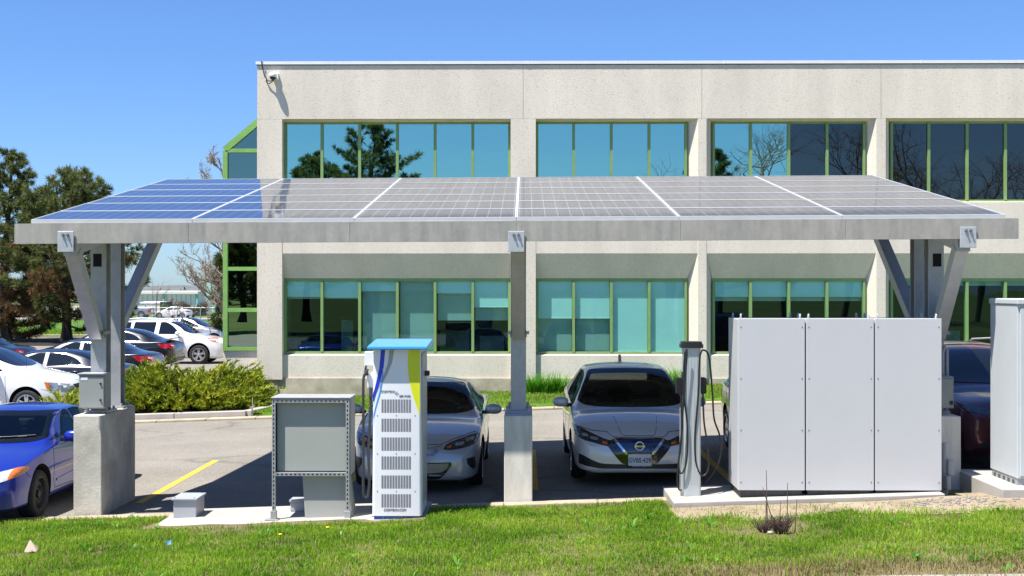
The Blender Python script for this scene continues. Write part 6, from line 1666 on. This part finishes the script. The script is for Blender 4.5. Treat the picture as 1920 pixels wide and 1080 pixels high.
tc = N(nt, 'ShaderNodeTexCoord'); ck = N(nt, 'ShaderNodeTexBrick', Scale=8); L(nt, tc.outputs['Object'], ck.inputs['Vector'])
mxs = N(nt, 'ShaderNodeMixShader'); mxs.inputs[0].default_value = .13; L(nt, tr_.outputs[0], mxs.inputs[1]); L(nt, df.outputs[0], mxs.inputs[2]); L(nt, mxs.outputs[0], nt.nodes['Material Output'].inputs['Surface'])
mb = MB(); mb.quad((fx0, fy_+.06, gz(fx0, fy_)), (fx1, fy_+.06, gz(fx1, fy_)), (fx1, fy_+.06, zt), (fx0, fy_+.06, zt)); mb.build('wire_mesh', mesh_m, fr_, O)
# green transformer
a = at(300, 566.5, 165); b_ = at(315, 579, 165); b2_ = at(327, 579, 168)
t_ = empty('transformer_box', (b_.x, 166, gz(b_.x, 165)), 0, 'square dark green utility transformer box beyond the fence', 'utility box'); O = t_.location
grn = mat('utility_green', (.045,.075,.03), .6, var=.1)
zb = gz(b_.x, 165)-.1
MB().box(a.x, b2_.x, 165, 167.2, zb, a.z-.06).build('cabinet', grn, t_, O, bevel=.03)
MB().box(a.x-.08, b2_.x+.08, 164.9, 167.3, a.z-.055, a.z+.03).build('lid', grn, t_, O, bevel=.03)
MB().box(a.x+.1, b_.x+.1, 164.95, 164.995, zb+.2, a.z-.2).build('door', grn, t_, O)
# dry hedge
def hedge(name, label, x0, x1, y, h, cols, n, kindcat):
    m_ = leaf_mat(name+'_leaves', cols, .8, .2, .4); P = np.stack([rng.uniform(x0, x1, n), rng.uniform(y-1.2, y+1.2, n), rng.uniform(0, 1, n)], 1)
    P[:, 2] = gz(x0, y)+P[:, 2]*h*(.8+.3*np.sin(P[:, 0]*1.7))
    d = rng.normal(size=(n, 3)); d[:, 2] += .5; d /= np.linalg.norm(d, axis=1, keepdims=True)
    V, Fc = blades(P, d, rng.uniform(.3, .8, n), rng.uniform(.1, .25, n)); loc = Vector(((x0+x1)/2, y, gz(x0, y)))
    o = raw_mesh(name, V-np.array(loc), Fc, 3, [m_], loc=loc); tag(o, label, kindcat); return o
hedge('hedge', 'brown leafless hedge beyond the distant road', at(329, 0, 175).x, at(384, 0, 175).x, 175, 1.5, [(.06,.045,.035),(.13,.10,.07),(.2,.16,.12)], 5000, 'hedge')
# hangar
D = 400
h_ = empty('hangar', (at(340, 0, D).x, D+20, gz(-100, D)), 0, 'long low white hangar with pale green columns in the distance', 'hangar'); O = h_.location
hw_ = mat('hangar_white', (.78,.77,.74), .7, var=.04, vscale=.3); hr_ = mat('hangar_roof', (.70,.71,.72), .6); ht_ = mat('hangar_teal', (.22,.52,.44), .6)
zb = gz(-100, D)-1
MB().box(at(200, 0, D).x, at(372, 0, D).x, D, D+60, zb, at(0, 551, D).z).build('wall', hw_, h_, O)
MB().box(at(198, 0, D).x, at(373, 0, D).x, D-1, D+60, at(0, 551, D).z+.02, at(0, 546, D).z).build('roof', hr_, h_, O)
mb = MB()
for px in (307, 370): mb.box(at(px, 0, D).x-.3, at(px, 0, D).x+.3, D-.6, D-.02, zb, at(0, 549.5, D).z)
mb.build('column', ht_, h_, O)
mb = MB()
for px in range(205, 372, 9): mb.box(at(px, 0, D).x-.07, at(px, 0, D).x+.07, D-.1, D-.03, zb, at(0, 553, D).z)
mb.build('door_joint', mat('hangar_joint', (.38,.40,.40), .8), h_, O)
# mint coloured warehouse
D = 210
m_ = empty('warehouse', (at(420, 0, D).x, D+10, gz(-45, D)), 0, 'pale mint green warehouse seen through the bare branches beside the office', 'warehouse'); O = m_.location
mint = mat('mint_cladding', (.34,.54,.44), .7, var=.03)
zb = gz(-50, D)-1; xa_, xb_ = at(384, 0, D).x, at(475, 0, D).x
mb = MB(); mb.box(xa_, xb_, D, D+30, zb, at(0, 506, D).z); mb.build('wall', mint, m_, O)
mb = MB(); [mb.box(x, x+.12, D-.08, D-.01, zb, at(0, 507, D).z) for x in np.arange(xa_, xb_, .9)]; mb.build('cladding_rib', mint, m_, O)
mb = MB(); mb.box(xa_-.2, xb_, D-.2, D+30.1, at(0, 506, D).z+.02, at(0, 504, D).z); mb.build('roof_edge', hr_, m_, O)
mb = MB(); mb.box(at(389, 0, D).x, at(394, 0, D).x, D-.12, D-.01, zb+1, zb+3.3); mb.build('door', M['elec'], m_, O)
# small parked aeroplane
D = 330; a = at(262, 568, D); b_ = at(324, 566.5, D)
ap = empty('aeroplane', ((a.x+b_.x)/2, D, gz(a.x, D)), 0, 'white aeroplane with a dark red tail parked before the hangar', 'aeroplane'); O = ap.location
wp_ = mat('aircraft_white', (.78,.78,.78), .4)
mb = MB(); z = a.z; pts = [Vector((a.x+(b_.x-a.x)*t, D, z+.1*t)) for t in (0, .06, .2, .5, .75, .9, 1)]; mb.tube(pts, [.06, .22, .36, .38, .32, .2, .08], 12); mb.build('fuselage', wp_, ap, O)
mb = MB(); mb.prism([(b_.x-.9, D-.1, z+.2), (b_.x-.2, D-.1, z+.2), (b_.x+.35, D-.1, z+1.15), (b_.x-.05, D-.1, z+1.15)], (0, .2, 0)); mb.build('tail_fin', mat('aircraft_red', (.22,.02,.025), .5), ap, O)
mb = MB(); xm = (a.x+b_.x)/2; mb.prism([(xm-.3, D-4, z-.1), (xm+.4, D-4, z-.1), (xm+1, D, z-.2), (xm-1.0, D, z-.2)], (0, 0, .15)); mb.build('wing', wp_, ap, O)
mb = MB(); [mb.cyl((x, D, z-.6), (x, D, gz(a.x, D)), .15, 8) for x in (a.x+1.5, xm)]; mb.build('landing_gear', M['bolt'], ap, O)
# wooded ridge on the horizon
rg = random.Random(2); xs_ = lin(-1500, 1500, 241); V = []; Fc = []
def ridge(x): return 5.2+3.0*noise.noise(Vector((x*.0035, 2, 0)))+1.5*noise.noise(Vector((x*.02, 5, 0)))
for i, x in enumerate(xs_):
    for (dy, f) in ((0, 0), (60, .6), (140, .9), (260, 1)): V.append((x, 1500+dy, -12+(12+ridge(x))*f))
for i in range(len(xs_)-1):
    for j in range(3): a = i*4+j; Fc.append((a, a+4, a+5, a+1))
rm_ = ground_mat('hills', [(.10,.12,.13),(.13,.14,.13),(.17,.16,.14)], .012, .12, .2)
mb = MB(); mb.add(V, Fc, 0, False); tag(mb.build('hills', rm_), None, None, None, 'structure')
# tree belt in front of the ridge
n = 2600; P = np.stack([rng.uniform(-420, 100, n), rng.uniform(640, 760, n), np.full(n, -7.0)], 1); P[:, 2] += rng.uniform(0, 1, n)*(5.0+3*np.sin(P[:, 0]*.09))
d = rng.normal(size=(n, 3)); d[:, 2] += .8; d /= np.linalg.norm(d, axis=1, keepdims=True)
V, Fc = blades(P, d, rng.uniform(3, 5, n), rng.uniform(1.5, 3, n))
o = raw_mesh('woodland', V, Fc, 3, [leaf_mat('far_woods', [(.07,.065,.05),(.12,.10,.075),(.13,.14,.07)], .9, .1, .02)]); tag(o, 'belt of brown and green trees along the horizon beyond the hangar', None, None, 'stuff')

# ================================================================ LITTER AND SMALL THINGS
p = at(56, 1030, 12.9); z = bank(p.x, 12.9)
mb = MB(); mb.add([(p.x-.06, 12.88, z+.01), (p.x+.075, 12.9, z+.02), (p.x+.06, 13.0, z+.03), (p.x-.02, 12.95, z+.135)], [(0,1,3), (1,2,3), (0,3,2), (0,2,1)])
o = mb.build('stone', mat('pinkish_stone', (.52,.40,.30), .8, var=.2), None, (p.x, 12.9, z), bevel=.006); tag(o, 'pointed pale pinkish stone lying in the grass at the left', 'stone')
p = at(314, 1024, 13.1); z = bank(p.x, 13.1)
mb = MB(); mb.add([(p.x-.03, 13.1, z+.10), (p.x+.0, 13.1, z+.04), (p.x+.045, 13.08, z+.05), (p.x+.03, 13.12, z+.085), (p.x-.005, 13.11, z+.075)], [(0,1,4), (1,2,3,4)]); mb.add([(p.x-.03, 13.108, z+.10), (p.x+.0, 13.108, z+.04), (p.x+.045, 13.088, z+.05), (p.x+.03, 13.128, z+.085), (p.x-.005, 13.118, z+.075)], [(0,1,4), (1,2,3,4)])
o = mb.build('litter', mat('blue_wrapper', (.10,.24,.42), .6), None, (p.x, 13.1, z)); tag(o, 'small crumpled blue wrapper in the grass', 'litter')
p = at(1441, 1012, 13.1); z = bank(p.x, 13.1)
mb = MB(); ellipsoid(mb, (p.x, 13.02, z+.02), .035, .025, .018, 2.2, 9)
o = mb.build('stone', M['pad'], None, (p.x, 13.1, z)); tag(o, 'small pale stone lying at the foot of the brown twig clump', 'stone')
gl = 'dandelions in the grass'
for (px, py, D) in ((614, 1005, 13.8), (525, 1017, 13.4)):
    p = at(px, py, D); z = bank(p.x, D); mb = MB()
    fl_ = empty('dandelion', (p.x, D, z), 0, 'yellow dandelion in the grass in front of the fast charger' if px > 600 else 'yellow dandelion in the grass left of the fast charger', 'flower')
    mb.tube([(0, 0, 0), (.004, 0, .08)], .003, 5); mb.build('stem', GRASS, fl_); mb = MB(); mb.lathe([(0,.0),(.022,.004),(.02,.014),(0,.018)], 'z', (.004, 0, .08), 12); mb.build('flower_head', mat('dandelion_yellow', (.75,.55,.01), .7), fl_)
# white stake at the planter corner
p = at(474, 0, 29.0); z = gz(p.x, 29)
mb = MB(); mb.cyl((p.x, 28.98, z), (p.x, 28.98, z+.46), .012, 6); mb.bar((p.x-.06, 28.97, z+.25), (p.x+.07, 28.97, z+.24), .02, .02); mb.bar((p.x-.04, 28.96, z+.16), (p.x+.05, 28.96, z+.30), .015, .015)
tag(mb.build('marker_stake', M['pad'], None, (p.x, 28.98, z)), 'thin pale marker stake at the corner of the planter kerb', 'stake')
